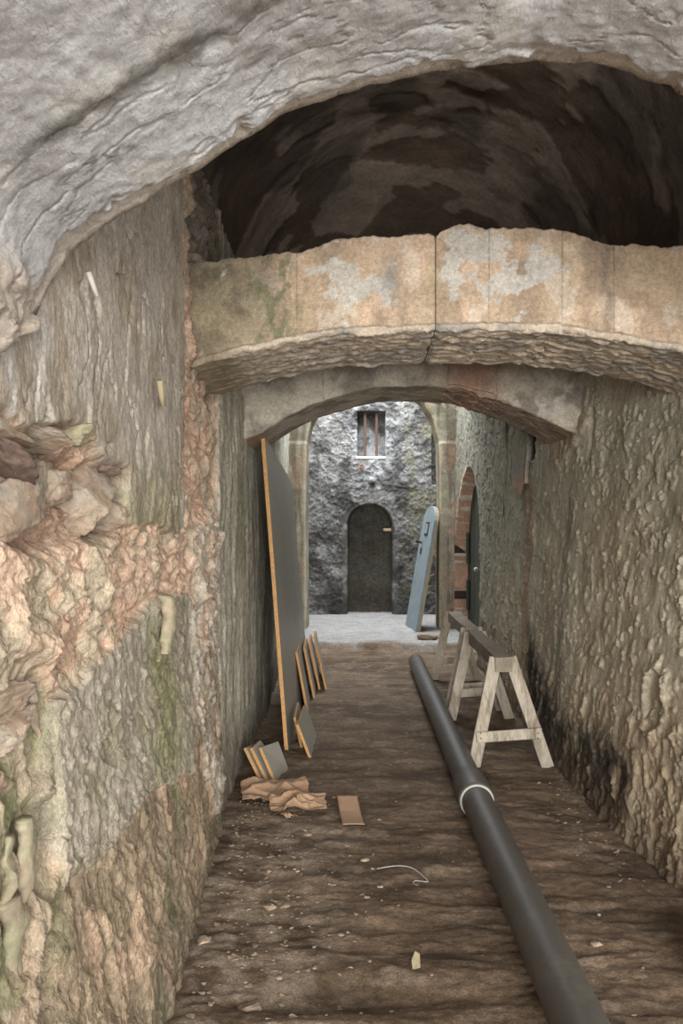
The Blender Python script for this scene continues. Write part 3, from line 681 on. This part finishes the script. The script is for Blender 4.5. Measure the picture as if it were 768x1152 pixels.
# ------------------------------------------------------------------ stones and crusts set in the left wall
def lump(name, parent, loc, size, mat, seed, rot=(0, 0, 0), sub=5, rough=.22, flat=.5):
    bm = bmesh.new(); bmesh.ops.create_icosphere(bm, subdivisions=sub, radius=1.0)
    V = np.array([v.co[:] for v in bm.verts])
    # faceted: clip the ball by random planes, then add relief
    rs = np.random.RandomState(int(seed*13) % 9999)
    for _ in range(11):
        n = rs.normal(size=3); n /= np.linalg.norm(n); h = rs.uniform(.42, .8)
        dd = V@n-h; V = V-np.clip(dd, 0, None)[:, None]*n*min(1, flat*2.2)
    V *= (1+rough*1.3*terrace(fbm(V[:, 0], V[:, 1], V[:, 2], 1.7, octv=5, seed=seed), 6)+rough*.5*fbm(V[:, 0], V[:, 1], V[:, 2], 5, octv=3, seed=seed))[:, None]
    V *= np.array(size)
    R = np.array(Matrix.Rotation(rot[2], 3, 'Z') @ Matrix.Rotation(rot[1], 3, 'Y') @ Matrix.Rotation(rot[0], 3, 'X'))
    V = V@R.T
    for v, p in zip(bm.verts, V): v.co = p
    o = bm_obj(name, bm, mat, parent, smooth=True)
    o.location = loc
    return o
def wl(px, py, out=0.0, X=-.80):
    y_, z_ = on_left(px, py, X); return (X+out, y_, z_)
S_ = lambda px: .8*F/(CX-px)/F        # metres per pixel on the left wall at that place
for px, py, rx, ry, rz, mt, sd_, out in (
        (38, 568, .32, 1, 50, M_rock, 1.1, -.07), (80, 540, .13, 1, 30, M_rock, 2.3, -.09), (108, 564, .20, 1, 50, M_rock, 3.7, -.055),
        (30, 518, .22, 1, 20, M_redrock, 4.2, -.07), (60, 494, .16, 1, 14, M_rock, 5.9, -.05), (90, 486, .14, 1, 20, M_calc, 6.6, -.04), (14, 484, .18, 1, 26, M_rock, 7.1, -.05),
        (126, 530, .06, 1, 11, M_redrock, 8.8, -.06), (132, 580, .09, 1, 32, M_rock, 9.4, -.06),
        (10, 790, .16, 1, 30, M_rock, 10.3, -.06), (14, 832, .18, 1, 26, M_rock, 11.8, -.06), (6, 885, .15, 1, 42, M_rock, 12.2, -.08)):
    mpp = S_(px)
    lump('stone', wall_left, wl(px, py, out), (.085, rx, rz*mpp), mt, sd_, rot=(.25*math.sin(sd_*7), 0, .2*math.sin(sd_*3)), flat=.42)
# crusts of calcite running down at the left edge
def tube_crust(name, parent, pts, mat, seed, sub=18):
    pts = np.array(pts, float); n = 46; tt = np.linspace(0, len(pts)-1, n)
    c = np.stack([np.interp(tt, np.arange(len(pts)), pts[:, i]) for i in range(4)], -1)
    k = np.ones(5)/5
    for i in range(4): c[:, i] = np.convolve(np.pad(c[:, i], 2, 'edge'), k, 'valid')
    a = np.linspace(0, 2*math.pi, sub, endpoint=False)
    V = np.zeros((n, sub, 3))
    V[..., 0] = c[:, None, 0]+.6*c[:, None, 3]*np.sin(a)[None]; V[..., 1] = c[:, None, 1]+c[:, None, 3]*np.cos(a)[None]; V[..., 2] = c[:, None, 2]
    V += (.03*fbm(V[..., 0], V[..., 1], V[..., 2], 12, octv=4, seed=seed))[..., None]*np.array([.6, 1, .3])
    V = np.concatenate([V[:1].mean(1, keepdims=True)+0*V[:1], V, V[-1:].mean(1, keepdims=True)+0*V[-1:]], 0)
    return link(name, raw_mesh(name, V, grid_faces(V.shape[0], sub, True), None, mat), parent)
for pts, mt, sd_ in (
        ([(48, 768, 8), (50, 790, 8), (54, 820, 6), (56, 850, 2)], M_rock, 1),
        ([(30, 920, 12), (34, 960, 14), (34, 1000, 9), (30, 1030, 5)], M_calc, 2),
        ([(14, 940, 9), (18, 985, 11), (8, 1015, 8)], M_calc, 3),
        ([(12, 1010, 18), (22, 1040, 20), (26, 1100, 8), (22, 1140, 12), (24, 1170, 10)], M_calc, 4),
        ([(34, 1062, 9), (38, 1085, 11), (30, 1110, 3)], M_rock, 5),
        ([(148, 610, 2.2), (150, 640, 2.6), (149, 676, 2.0), (148, 690, 1.4)], M_rock, 6)):
    P4 = []
    for px, py, r in pts:
        q = wl(px, py, -.005, -.775 if py > 900 else -.79); P4.append((q[0]+(-.005 if py > 900 else -.025), q[1], q[2], r*S_(px)*1.15))
    tube_crust('crust', wall_left, P4, mt, 300+sd_)
# clay spout sticking out of its socket
q = wl(179, 672); q2 = wl(177, 735); mpp = S_(178)
P4 = [(q[0]-.01, q[1], q[2]+.025, 6*mpp), (q[0]+.03, q[1], q[2]+.0, 14*mpp), (q[0]+.04, q[1]+.01, q[2]-.06, 15*mpp), (q[0]+.04, q2[1], (q[2]+q2[2])/2-.02, 13*mpp), (q2[0]+.035, q2[1], q2[2]+.03, 12*mpp), (q2[0]+.03, q2[1], q2[2]+.0, 11*mpp)]
spout = tube_crust('clay_spout', wall_left, P4, M_calc, 320)
def peg(mat, pa, pb, r0, r1, parent):
    bm = bmesh.new(); pa = Vector(pa); pb = Vector(pb); dv = pb-pa
    bmesh.ops.create_cone(bm, cap_ends=True, segments=10, radius1=r0, radius2=r1, depth=dv.length)
    rot = dv.to_track_quat('Z', 'Y').to_matrix()
    for v in bm.verts: v.co = rot @ v.co + (pa+pb)/2
    return bm_obj('peg', bm, mat, parent, smooth=True, bevel=0)
a = wl(164, 428, .05); b_ = wl(168, 457, .05); peg(M_pegtan, a, b_, .012, .009, wall_left)
a = wl(74, 306, .06); b_ = wl(78, 333, .075); peg(M_white, a, b_, .008, .006, wall_left)
lump('stone', wall_left, (-.80, 3.78, 2.92), (.06, .09, .04), M_rock, 21.0)

# ------------------------------------------------------------------ far wall fittings
win = struct(empty('window_1', ((wx0+wx1)/2, FY, wz0)))
for px in (410.5, 423.5):
    bm = bmesh.new(); xx = (px-CX)*FY/F
    add_obox(bm, (xx, FY+.10, wz0-.03), (xx, FY+.10, wz1+.03), .05, .05, (1, 0, 0))
    wadd(bm_obj('bar', bm, M_rust, win, bevel=.008), win)
bm = bmesh.new(); add_obox(bm, (wx0-.02, FY+.12, wz0-.0), (wx1+.02, FY+.12, wz0-.0), .30, .05, (0, 1, 0))
wadd(bm_obj('window_sill', bm, make_mat('pale_sill', (196, 194, 190), var=((9, .2),), bumps=((40, .006),)), win, bevel=.012), win)
lat = tag(empty('latch_bar', ((437-CX)*FY/F, FY-.05, EYE-.02)), 'short iron latch bar across right edge of far arched doorway', 'latch')
bm = bmesh.new(); zz = EYE+(CY-596)*FY/F
add_obox(bm, ((431-CX)*FY/F, FY-.06, zz), ((443-CX)*FY/F, FY-.07, zz), .05, .03, (0, 0, 1)); wadd(bm_obj('bar', bm, M_bareedge, lat, bevel=.006), lat)
bm = bmesh.new(); add_obox(bm, ((441.5-CX)*FY/F, FY-.085, zz-.06), ((441.5-CX)*FY/F, FY-.085, zz+.07), .06, .08, (1, 0, 0)); wadd(bm_obj('bracket', bm, M_iron, lat, bevel=.006), lat)

# pointed green door in the right wall: planks, straps, hinge plates, knob
door = struct(empty('door_1', (1.67, 11.3, 0)))
def ztop(yv):
    if yv <= DAP: c = 1-(yv-DY0)/(DAP-DY0)
    else: c = 1-(DY1-yv)/(DY1-DAP)
    return .9+(DZ-.9)*math.sqrt(max(0, 1-c*c)) if True else 0
yy = np.linspace(9.75, DY1-.03, 9)
for i in range(8):
    a, b_ = yy[i]+.006, yy[i+1]-.006
    ta = ztop(max(a, DY0+.01))+.05; tb = ztop(max(b_, DY0+.01))+.05; tm = ztop(max((a+b_)/2, DY0+.01))+.05
    bm = bmesh.new(); xo = 1.640+.004*(i % 2)
    add_prism(bm, [(xo, a, .06), (xo, b_, .06), (xo, b_, tb), (xo, (a+b_)/2, tm), (xo, a, ta)], (.05, 0, 0))
    wadd(bm_obj('plank', bm, M_green, door, bevel=.004, seg=1), door)
for zz in (1.39, .66):
    bm = bmesh.new(); add_obox(bm, (1.43, DY1-.05, zz), (1.66, DY1-.05, zz), .13, .03, (0, 0, 1)); wadd(bm_obj('strap', bm, M_iron, door, bevel=.004, seg=1), door)
    bm = bmesh.new(); add_obox(bm, (1.615, DY1-.30, zz-.22), (1.615, DY1-.30, zz+.26), .16, .04, (0, 1, 0)); wadd(bm_obj('hinge_plate', bm, M_green, door, bevel=.006, seg=1), door)
bm = bmesh.new(); bmesh.ops.create_uvsphere(bm, u_segments=12, v_segments=8, radius=.035)
kb = bm_obj('knob', bm, M_white, door, smooth=True); kb.location = Vector((1.60, 11.5, 1.12))-door.location

# ------------------------------------------------------------------ drain pipe on the floor
PXX, PR = .655, .088
def lathe_y(name, prof, mat, parent, segs=40, caps=True):
    a = np.linspace(0, 2*math.pi, segs, endpoint=False); n = len(prof)
    V = np.zeros((n, segs, 3))
    for i, (yv, r, xo, zo) in enumerate(prof):
        V[i, :, 0] = xo+r*np.cos(a); V[i, :, 1] = yv; V[i, :, 2] = zo+r*np.sin(a)
    return link(name, raw_mesh(name, V, grid_faces(n, segs, True), None, mat), parent)
def pc(yv): return (np.interp(yv, [1.0, 2.6, 4.65, 9.7], [.69, .672, .645, .615]), .100+.004*math.sin(yv*1.3))
pipe = tag(empty('drain_pipe', (.65, 5.0, .0)), 'long dark grey drain pipe lying along the dirt floor', 'pipe')
def seg_prof(y0, y1, r, n=24, inner=True):
    out = [(yv, r, *pc(yv)) for yv in np.linspace(y0, y1, n)]
    if inner: out = [(y0+.3, r*.9, *pc(y0+.3)), (y0+.002, r*.9, *pc(y0))]+out+[(y1-.002, r*.9, *pc(y1)), (y1-.3, r*.9, *pc(y1-.3))]
    return out
wadd(lathe_y('pipe_length', seg_prof(1.15, 4.66, PR), M_pipe, pipe), pipe)
far_p = [(4.60, PR+.004, *pc(4.6)), (4.60, PR+.014, *pc(4.6)), (4.63, PR+.017, *pc(4.63)), (4.90, PR+.017, *pc(4.9)), (4.96, PR+.001, *pc(4.96))]+[(yv, PR, *pc(yv)) for yv in np.linspace(5.0, 9.65, 30)]+[(9.648, PR*.9, *pc(9.65)), (9.3, PR*.9, *pc(9.3))]
wadd(lathe_y('pipe_length', far_p, M_pipe, pipe), pipe)
wadd(lathe_y('seal_ring', [(4.592, PR-.004, *pc(4.6)), (4.592, PR+.010, *pc(4.6)), (4.601, PR+.011, *pc(4.6)), (4.601, PR-.004, *pc(4.6))], M_ring, pipe), pipe)

# ------------------------------------------------------------------ sawhorses
def sawhorse(name, label, ya, yb, xl0, xr0, xt, ztopz, front_bar, wood):
    root = tag(empty(name, (xt, (ya+yb)/2, 0)), label, 'sawhorse', 'sawhorses by the right wall')
    bm = bmesh.new()
    add_obox(bm, (xt, ya-.06, ztopz), (xt-.0, yb+.06, ztopz), .115, .105, (1, 0, 0))
    bmesh.ops.subdivide_edges(bm, edges=bm.edges[:], cuts=3, use_grid_fill=True)
    for v in bm.verts:
        n = fbm(np.array([v.co.x]), np.array([v.co.y]), np.array([v.co.z]), 6, seed=401)[0]; v.co += Vector((n*.012, n*.01, n*.014))
    wadd(bm_obj('top_beam', bm, M_beam, root, smooth=False, bevel=0), root)
    for yv, sgn in ((ya, -1), (yb, 1)):
        for xf in (xl0, xr0):
            zf = fz(xf, yv+sgn*.05)
            bm = bmesh.new(); dx = .05 if xf > xt else -.05
            add_obox(bm, (xf, yv+sgn*.05, zf-.005), (xt+dx*1.0, yv+sgn*.012, ztopz+.045), .088, .034, (1, 0, 0))
            bmesh.ops.bisect_plane(bm, geom=bm.verts[:]+bm.edges[:]+bm.faces[:], plane_co=(0, 0, zf-.004), plane_no=(0, 0, -1), clear_outer=True)
            bmesh.ops.holes_fill(bm, edges=bm.edges[:])
            wadd(bm_obj('leg', bm, wood, root, bevel=.004, seg=1), root)
        zc = .225
        t = zc/ztopz; x0 = xl0+(xt-.05-xl0)*t-.035; x1 = xr0+(xt+.05-xr0)*t+.035
        yo = yv+sgn*(.05-.038*t+.03)
        bm = bmesh.new(); add_obox(bm, (x0, yo, zc-.012), (x1, yo, zc+.02), .075, .022, (0, 0, 1))
        cb = wadd(bm_obj('cross_brace', bm, wood, root, bevel=.004, seg=1), root)
        if front_bar and sgn < 0:
            for xx in (x0+.03, x1-.03):
                for dz in (-.018, .018):
                    bm = bmesh.new(); bmesh.ops.create_cone(bm, cap_ends=True, segments=8, radius1=.005, radius2=.005, depth=.006)
                    nl = bm_obj('nail', bm, M_iron, cb); nl.rotation_euler = (math.pi/2, 0, 0); nl.location = (xx, yo-.0125, zc+dz+.003)
    return root
sawhorse('sawhorse', 'pale worn wooden sawhorse nearest the viewer, beside the grey pipe', 5.66, 7.05, .765, 1.285, .975, .72, True, M_oldwood)
sawhorse('sawhorse', 'second wooden sawhorse set behind the nearer one, by the right wall', 7.42, 8.86, .775, 1.26, .985, .72, False, M_oldwood)

# ------------------------------------------------------------------ boards along the left wall
def board(name, label, corners, thick, group=None, cat='board'):
    """corners: near-bottom, near-top, far-top, far-bottom of the face seen; thickness goes to the wall"""
    c = [Vector(p) for p in corners]
    n = (c[1]-c[0]).cross(c[3]-c[0]).normalized()
    if n.x > 0: n = -n
    root = tag(empty(name, c[0]), label, cat, group)
    bm = bmesh.new(); add_prism(bm, [p-c[0] for p in c], n*thick)
    bm_obj('panel', bm, M_boardface, root)
    # raw chipboard edges, a hair proud
    cen = sum(((p-c[0]) for p in c), Vector())/4
    for i, j in ((0, 1), (1, 2), (2, 3), (3, 0)):
        a = c[i]-c[0]; b = c[j]-c[0]; out = ((a+b)/2-cen); dirv = (b-a).normalized(); out = (out-dirv*out.dot(dirv)); out = (out-n*out.dot(n)).normalized()
        bm = bmesh.new(); add_prism(bm, [a, b, b+n*thick, a+n*thick], out*.0012); bm_obj('edge', bm, M_boardedge, root)
    return root
def w3(px, py, Yv): return ((px-CX)*Yv/F, Yv, EYE+(CY-py)*Yv/F)
z0 = fz(-.57, 6.02)
nb = Vector((-.575, 6.03, fz(-.575, 6.03)+.0)); nt = Vector((-.752, 6.02, 2.37))
fb = Vector((-.615, 8.85, fz(-.615, 8.85))); ft = Vector((-.800, 8.80, 2.20))
board('wall_panel', 'tall grey chipboard panel leaning against the left wall', (nb, nt, ft, fb), .028, cat='panel')
def lean_x(Yv, Zv):
    """x of the tall panel's face at that place"""
    t = (Yv-6.03)/2.8; b0 = nb.lerp(fb, t); t0 = nt.lerp(ft, t)
    return b0.x+(t0.x-b0.x)*(Zv-b0.z)/(t0.z-b0.z)
small = []
specs = [  # y near, length along y, height, foot offset from the panel
    (7.30, .80, .56, .035, 'first of four upright shelf boards leaning on the tall grey panel'),
    (7.95, .75, .50, .035, 'second upright shelf board in the row leaning on the tall panel'),
    (8.42, .62, .50, .040, 'third upright shelf board in the row leaning on the tall panel'),
    (8.88, .60, .48, .050, 'farthest tall upright shelf board beside the end of the tall panel')]
for ib, (yn, ln, ht, fo, lb) in enumerate(specs):
    fo += ib*.028
    def P_(yv, zv, o): return Vector((lean_x(min(yv, 8.9), max(zv, 0))+o, yv, zv))
    z_ = max(fz(lean_x(yn, 0)+fo, yn), fz(lean_x(yn+ln, 0)+fo, yn+ln))
    a = Vector((lean_x(yn, 0)+.05+fo, yn, z_)); t_ = Vector((lean_x(yn, ht)+.026+ib*.028, yn, z_+ht))
    a2 = Vector((lean_x(yn, 0)+.05+fo-.05*ln, yn+ln, z_)); t2 = Vector((t_.x-.05*ln, yn+ln, z_+ht))
    board('shelf_board', lb, (a, t_, t2, a2), .022, 'shelf boards by the left wall')
# two short boards at the foot of the row, the nearer with a slanted top
z_ = fz(-.50, 6.0)
Yb = F*EYE/(851-CY)
a = Vector(((350-CX)*Yb/F, Yb, fz(-.4, Yb))); t_ = Vector((a.x-.094, Yb, a.z+.245))
a2 = Vector((a.x+.005, Yb+.62, fz(-.4, Yb+.6))); m2 = Vector((a.x-.085, Yb+.62, a2.z+.245))
board('board_offcut', 'short grey board with chipboard edge leaning lowest in front of the others', (a, t_, m2, a2), .02, 'shelf boards by the left wall')
a = Vector(((340-CX)*6.05/F, 6.12, fz(-.47, 6.12))); t_ = Vector((a.x-.055, 6.12, a.z+.23))
board('board_offcut', 'short board tucked behind the lowest leaning board, close to panel foot', (a, t_, t_+Vector((-.02, .55, 0)), a+Vector((-.02, .55, 0))), .02, 'shelf boards by the left wall')
a = Vector((-.395, 8.42, 0)); a.z = fz(a.x, 8.42); t_ = Vector((a.x-.05, 8.42, a.z+.22))
board('board_offcut', 'small board standing farthest right of the leaning boards', (a, t_, t_+Vector((-.03, .4, 0)), a+Vector((-.03, .4, 0))), .02, 'shelf boards by the left wall')
# three little boards against the foot of the left wall
for i, (pxb, pyb, pxt, pyt, ln, lb) in enumerate((
        (296, 880, 277, 841, .30, 'leftmost of three small chipboard offcuts against the wall foot'),
        (303, 878, 284, 838, .34, 'middle of three small chipboard offcuts against the wall foot'),
        (311, 879, 294, 842, .30, 'rightmost of three small chipboard offcuts, grey side showing'))):
    Yb = 5.30; a = Vector(w3(pxb, pyb, Yb)); t_ = Vector(w3(pxt, pyt, Yb))
    a.z = fz(a.x, Yb)+.0; t_.z = a.z+.232
    sh = Vector((.05, ln, .0)); a2 = a+sh; t2 = t_+sh*.55+Vector((0, 0, .02*(i-1)))
    if i == 2: t2 = t2+Vector((.055, .1, -.05))
    board('board_offcut', lb, (a, t_, t2, a2), .021, 'offcuts at the wall foot')

# ------------------------------------------------------------------ blue door leaf leaning in the last bay
Yn = 12.55
def blue_pts(off=0.0):
    zb = fz(.85, Yn)+.0
    bx0, bx1 = .80, 1.135; H = 1.98; W = .86
    e_u = Vector((-.14, 1, 0)).normalized(); up = Vector((bx1-bx0, .02, H)).normalized(); LH = Vector((bx1-bx0, .02, H)).length
    pts = [(0, 0), (W, 0), (W, LH-.28)]
    pts += [(W/2+W/2*math.cos(t), LH-.28+.28*math.sin(t)) for t in np.linspace(0.15, math.pi-.15, 12)]
    pts += [(0, LH-.28)]
    o = Vector((bx0, Yn, zb+.012)); n = e_u.cross(up).normalized()
    return [o+e_u*a+up*b for a, b in pts], n, o, e_u, up
pts, n_, o_, eu, up = blue_pts()
blue = tag(empty('door_leaf', o_), 'pale blue painted door leaf with rounded top leaning at the far right', 'door leaf')
if n_.x < 0: n_ = -n_
bm = bmesh.new(); add_prism(bm, [p-o_ for p in pts], n_*.035); bm_obj('face_panel', bm, M_blue, blue)
bm = bmesh.new(); add_prism(bm, [p-o_+n_*.0355 for p in pts], n_*.04); bm_obj('back_panel', bm, M_bareedge, blue)
bm = bmesh.new(); q = eu*.30+up*1.52; add_prism(bm, [q-n_*.012, q+eu*.22-n_*.012, q+eu*.22+up*.22-n_*.012, q+up*.22-n_*.012], n_*.011); bm_obj('lock_plate', bm, M_iron, blue)
bm = bmesh.new(); q = eu*.33+up*1.55; add_prism(bm, [q-n_*.016, q+eu*.16-n_*.016, q+eu*.16+up*.16-n_*.016, q+up*.16-n_*.016], n_*.004); bm_obj('lock_cover', bm, M_blue, blue)
bm = bmesh.new(); q = eu*.62+up*1.40; add_obox(bm, q-n_*.01, q-n_*.11, .04, .04, (0, 1, 0)); bm_obj('handle', bm, M_iron, blue)
bm = bmesh.new(); q = eu*.55+up*1.22; add_prism(bm, [q-n_*.008, q+eu*.1-n_*.008, q+eu*.1+up*.09-n_*.008, q+up*.09-n_*.008], n_*.007); bm_obj('keyhole_plate', bm, M_iron, blue)

# ------------------------------------------------------------------ paper, card, rubble on the floor
def paper(name, label, cx, cy, lx, ly, rot, seed, mat, amp=.07, nu=90, nv=60, cat='paper'):
    U, V = np.meshgrid(np.linspace(-1, 1, nu), np.linspace(-1, 1, nv), indexing='ij')
    ou = U*(lx/2)*(1+.10*fbm(V*2, V*0, seed, 1.4, octv=3, seed=seed)+.0*U); ov = V*(ly/2)*(1+.22*fbm(U*2, U*0, seed, 1.5, octv=4, seed=seed+1))
    h = amp*(.85*np.clip(ridged(U*.7, V, seed, .75, octv=2, seed=seed+2)+.25, 0, 1.2)+.25*np.abs(fbm(U, V, seed, 2.0, octv=2, seed=seed+3)))*(1-.35*np.maximum(np.abs(U), np.abs(V))**4)
    cr, sr = math.cos(rot), math.sin(rot)
    X = cx+ou*cr-ov*sr+.02*fbm(U, V, seed, 2, seed=seed+4); Yv = cy+ou*sr+ov*cr
    g = floor_h(X.ravel(), Yv.ravel()).reshape(X.shape)
    Zv = np.maximum(g+.004, g.mean()-.005)+.004+np.maximum(h, 0)
    me = raw_mesh(name, np.stack([X, Yv, Zv], -1), grid_faces(nu, nv), None, mat)
    o = link(name, me); m = o.modifiers.new('thickness', 'SOLIDIFY'); m.thickness = .0015; m.offset = 1
    return tag(o, label, cat)
paper('crumpled_paper', 'larger crumpled sheet of brown paper lying behind, touching the wall side', -.57, 5.06, .42, .34, .25, 3.0, M_kraft, amp=.075)
paper('crumpled_paper', 'smaller crumpled brown paper sheet in front, folded over toward the pipe', -.40, 4.79, .34, .20, .12, 8.0, M_kraft, amp=.085)
paper('paper_scrap', 'tiny torn scrap of brown paper in front of the crumpled sheets', -.445, 4.60, .05, .07, .6, 12.0, M_kraft, amp=.03, nu=14, nv=14)
# curled piece of cardboard
def card():
    n, m = 24, 8
    V = np.zeros((n, m, 3))
    corner = {'tl': (378, 904, ), 'tr': (401, 903), 'bl': (385, 935), 'br': (410, 936)}
    yb, yt = 4.45, 4.78
    for i in range(n):
        t = i/(n-1)
        yv = yb+(yt-yb)*t
        for j in range(m):
            u = j/(m-1)
            xa = -.122+(-.165+.122)*t; xb = .0+(-.045-.0)*t
            xx = xa+(xb-xa)*u
            V[i, j] = (xx, yv, 0)
    g = floor_h(V[..., 0].ravel(), V[..., 1].ravel()).reshape(n, m)
    tt = np.linspace(0, 1, n)[:, None]
    V[..., 2] = g.max()*.6+g*.4+.004+.065*tt**1.7
    o = link('cardboard_piece', raw_mesh('cardboard_piece', V, grid_faces(n, m, flip=True), None, M_card)); md = o.modifiers.new('thickness', 'SOLIDIFY'); md.thickness = .004; md.offset = 1
    tag(o, 'flat rectangular brown cardboard piece curled up at its far end', 'cardboard')
card()

rnd = random.Random(5)
def chip_bm(bm, loc, s_, rs):
    V = [Vector((rs.gauss(0, 1), rs.gauss(0, 1), rs.gauss(0, 1))).normalized() for _ in range(10)]
    vs_ = [bm.verts.new(Vector((v.x*s_*1.2, v.y*s_, v.z*s_*.5))+Vector(loc)) for v in V]
    r_ = bmesh.ops.convex_hull(bm, input=vs_)
    bad = [e for e in r_['geom_interior'] if isinstance(e, bmesh.types.BMVert)]
    bmesh.ops.delete(bm, geom=bad, context='VERTS')
bm = bmesh.new()
for i in range(760):
    if i < 500:
        yv = rnd.uniform(2.5, 5.1); xv = float(XLbase(np.array(yv), np.array(0.0)))+.055+abs(rnd.gauss(0, .27))
    elif i < 660:
        yv = rnd.uniform(2.5, 9.0); xv = rnd.uniform(-.7, 1.3)
    else:
        yv = rnd.uniform(3.6, 6.2); xv = 1.32-abs(rnd.gauss(0, .12))
    if abs(xv-.65) < .13: continue
    if xv > 1.33 or xv < float(XLbase(np.array(yv), np.array(0.0)))+.05: continue
    if (.70 < xv and 5.5 < yv) or (xv < -.2 and yv > 5.15) or (-.2 < xv < .02 and 4.4 < yv < 4.85): continue
    if any(abs(xv-(a-CX)*EYE/(b-CY)) < .11 and abs(yv-F*EYE/(b-CY)) < .12 for a, b in ((228, 1062), (278, 1128))): continue
    s_ = rnd.choice((.005, .006, .007, .009, .012))*rnd.uniform(.7, 1.2)
    chip_bm(bm, (xv, yv, fz(xv, yv)+s_*.2), s_, rnd)
gravel = bm_obj('gravel', bm, M_chip); gravel['kind'] = 'stuff'
tag(gravel, 'fine pale stone grit strewn over the brown dirt floor', 'gravel')
for px, py, s_, lb in ((228, 1062, .035, 'pale pinkish stone chip at the foot of left wall'), (303, 1019, .030, 'pale flat stone chip left of the floor middle, left one of a pair'), (320, 1017, .026, 'pale flat stone chip left of the floor middle, right one of a pair'),
                   (382, 1070, .0, ''), (410, 969, .022, 'light pinkish pebble lying in the middle of the dirt floor'), (661, 899, .035, 'flat grey stone lying at the foot of right wall beyond the sawhorse'),
                   (346, 938, .022, 'small reddish brown pebble in front of the paper'), (428, 997, .016, 'small pale pebble near the thin wire on the floor'), (278, 1128, .045, 'broad pale stone chip at the bottom left of the floor'), (670, 1062, .024, 'small tan stone between pipe and right wall')):
    if not s_: continue
    yv = F*EYE/(py-CY); xv = (px-CX)*yv/F
    bm = bmesh.new(); chip_bm(bm, (0, 0, 0), s_, rnd); chip_bm(bm, (s_*.2, s_*.1, s_*.08), s_*.8, rnd)
    o = bm_obj('stone_chip', bm, M_chip); o.location = (xv, yv, fz(xv, yv)+s_*.18); tag(o, lb, 'stone', 'loose stones on the floor')
# leaf scrap standing in the dirt
yv = F*EYE/(1090-CY); xv = (464-CX)*yv/F
bm = bmesh.new(); add_prism(bm, [(0, 0, 0), (.03, .01, .0), (.028, .02, .05), (.01, .02, .06), (-.004, .01, .03)], (0, .003, 0))
o = bm_obj('dry_leaf', bm, make_mat('dry_leaf_skin', (140, 126, 94), var=((40, .2),), bumps=())); o.location = (xv, yv, fz(xv, yv)-.002); tag(o, 'small dry yellowish leaf sticking up from the dirt floor', 'leaf')
# thin pale wire
def wire(name, pts, label, r=.0022):
    cu = bpy.data.curves.new(name, 'CURVE'); cu.dimensions = '3D'; cu.bevel_depth = r; cu.bevel_resolution = 2
    sp_ = cu.splines.new('NURBS'); sp_.points.add(len(pts)-1); sp_.use_endpoint_u = True
    for p, (px, py) in zip(sp_.points, pts):
        yv = F*EYE/(py-CY); xv = (px-CX)*yv/F; p.co = (xv, yv, fz(xv, yv)+.006, 1)
    dg = bpy.data.objects.new(name, cu); COL.objects.link(dg)
    me = bpy.data.meshes.new_from_object(dg.evaluated_get(bpy.context.evaluated_depsgraph_get()))
    bpy.data.objects.remove(dg); me.materials.append(M_wire)
    o = link(name, me); tag(o, label, 'wire'); return o
bpy.context.view_layer.update()
wire('thin_wire', [(424, 978), (440, 975), (455, 975), (468, 979), (478, 988), (484, 992), (474, 992), (466, 989), (462, 993), (470, 998)], 'thin pale wire curling across the dirt floor beside the pipe')
# rounded brown stone at the right foot, near the viewer
lump('rounded_stone', None, (1.31, 2.98, fz(1.31, 2.98)+.11), (.14, .16, .13), M_redrock, 33.0, rough=.08, flat=.3)
o = bpy.data.objects['rounded_stone']; tag(o, 'rounded reddish brown stone at the lower right against the wall', 'stone')
# bits of fallen masonry at the step by the blue door leaf
for i, (px, py, yv, sx, lb) in enumerate(((478, 722, 11.55, .16, 'broad grey rubble block on the step below the blue door leaf'), (492, 716, 11.75, .12, 'smaller grey rubble block on the step nearest the right wall'))):
    xv = (px-CX)*yv/F
    o = lump('rubble_block', None, (xv, yv, fz(xv, yv)+.03), (sx, .14, .06), M_rock, 40.0+i*3); tag(o, lb, 'rubble', 'rubble on the step')
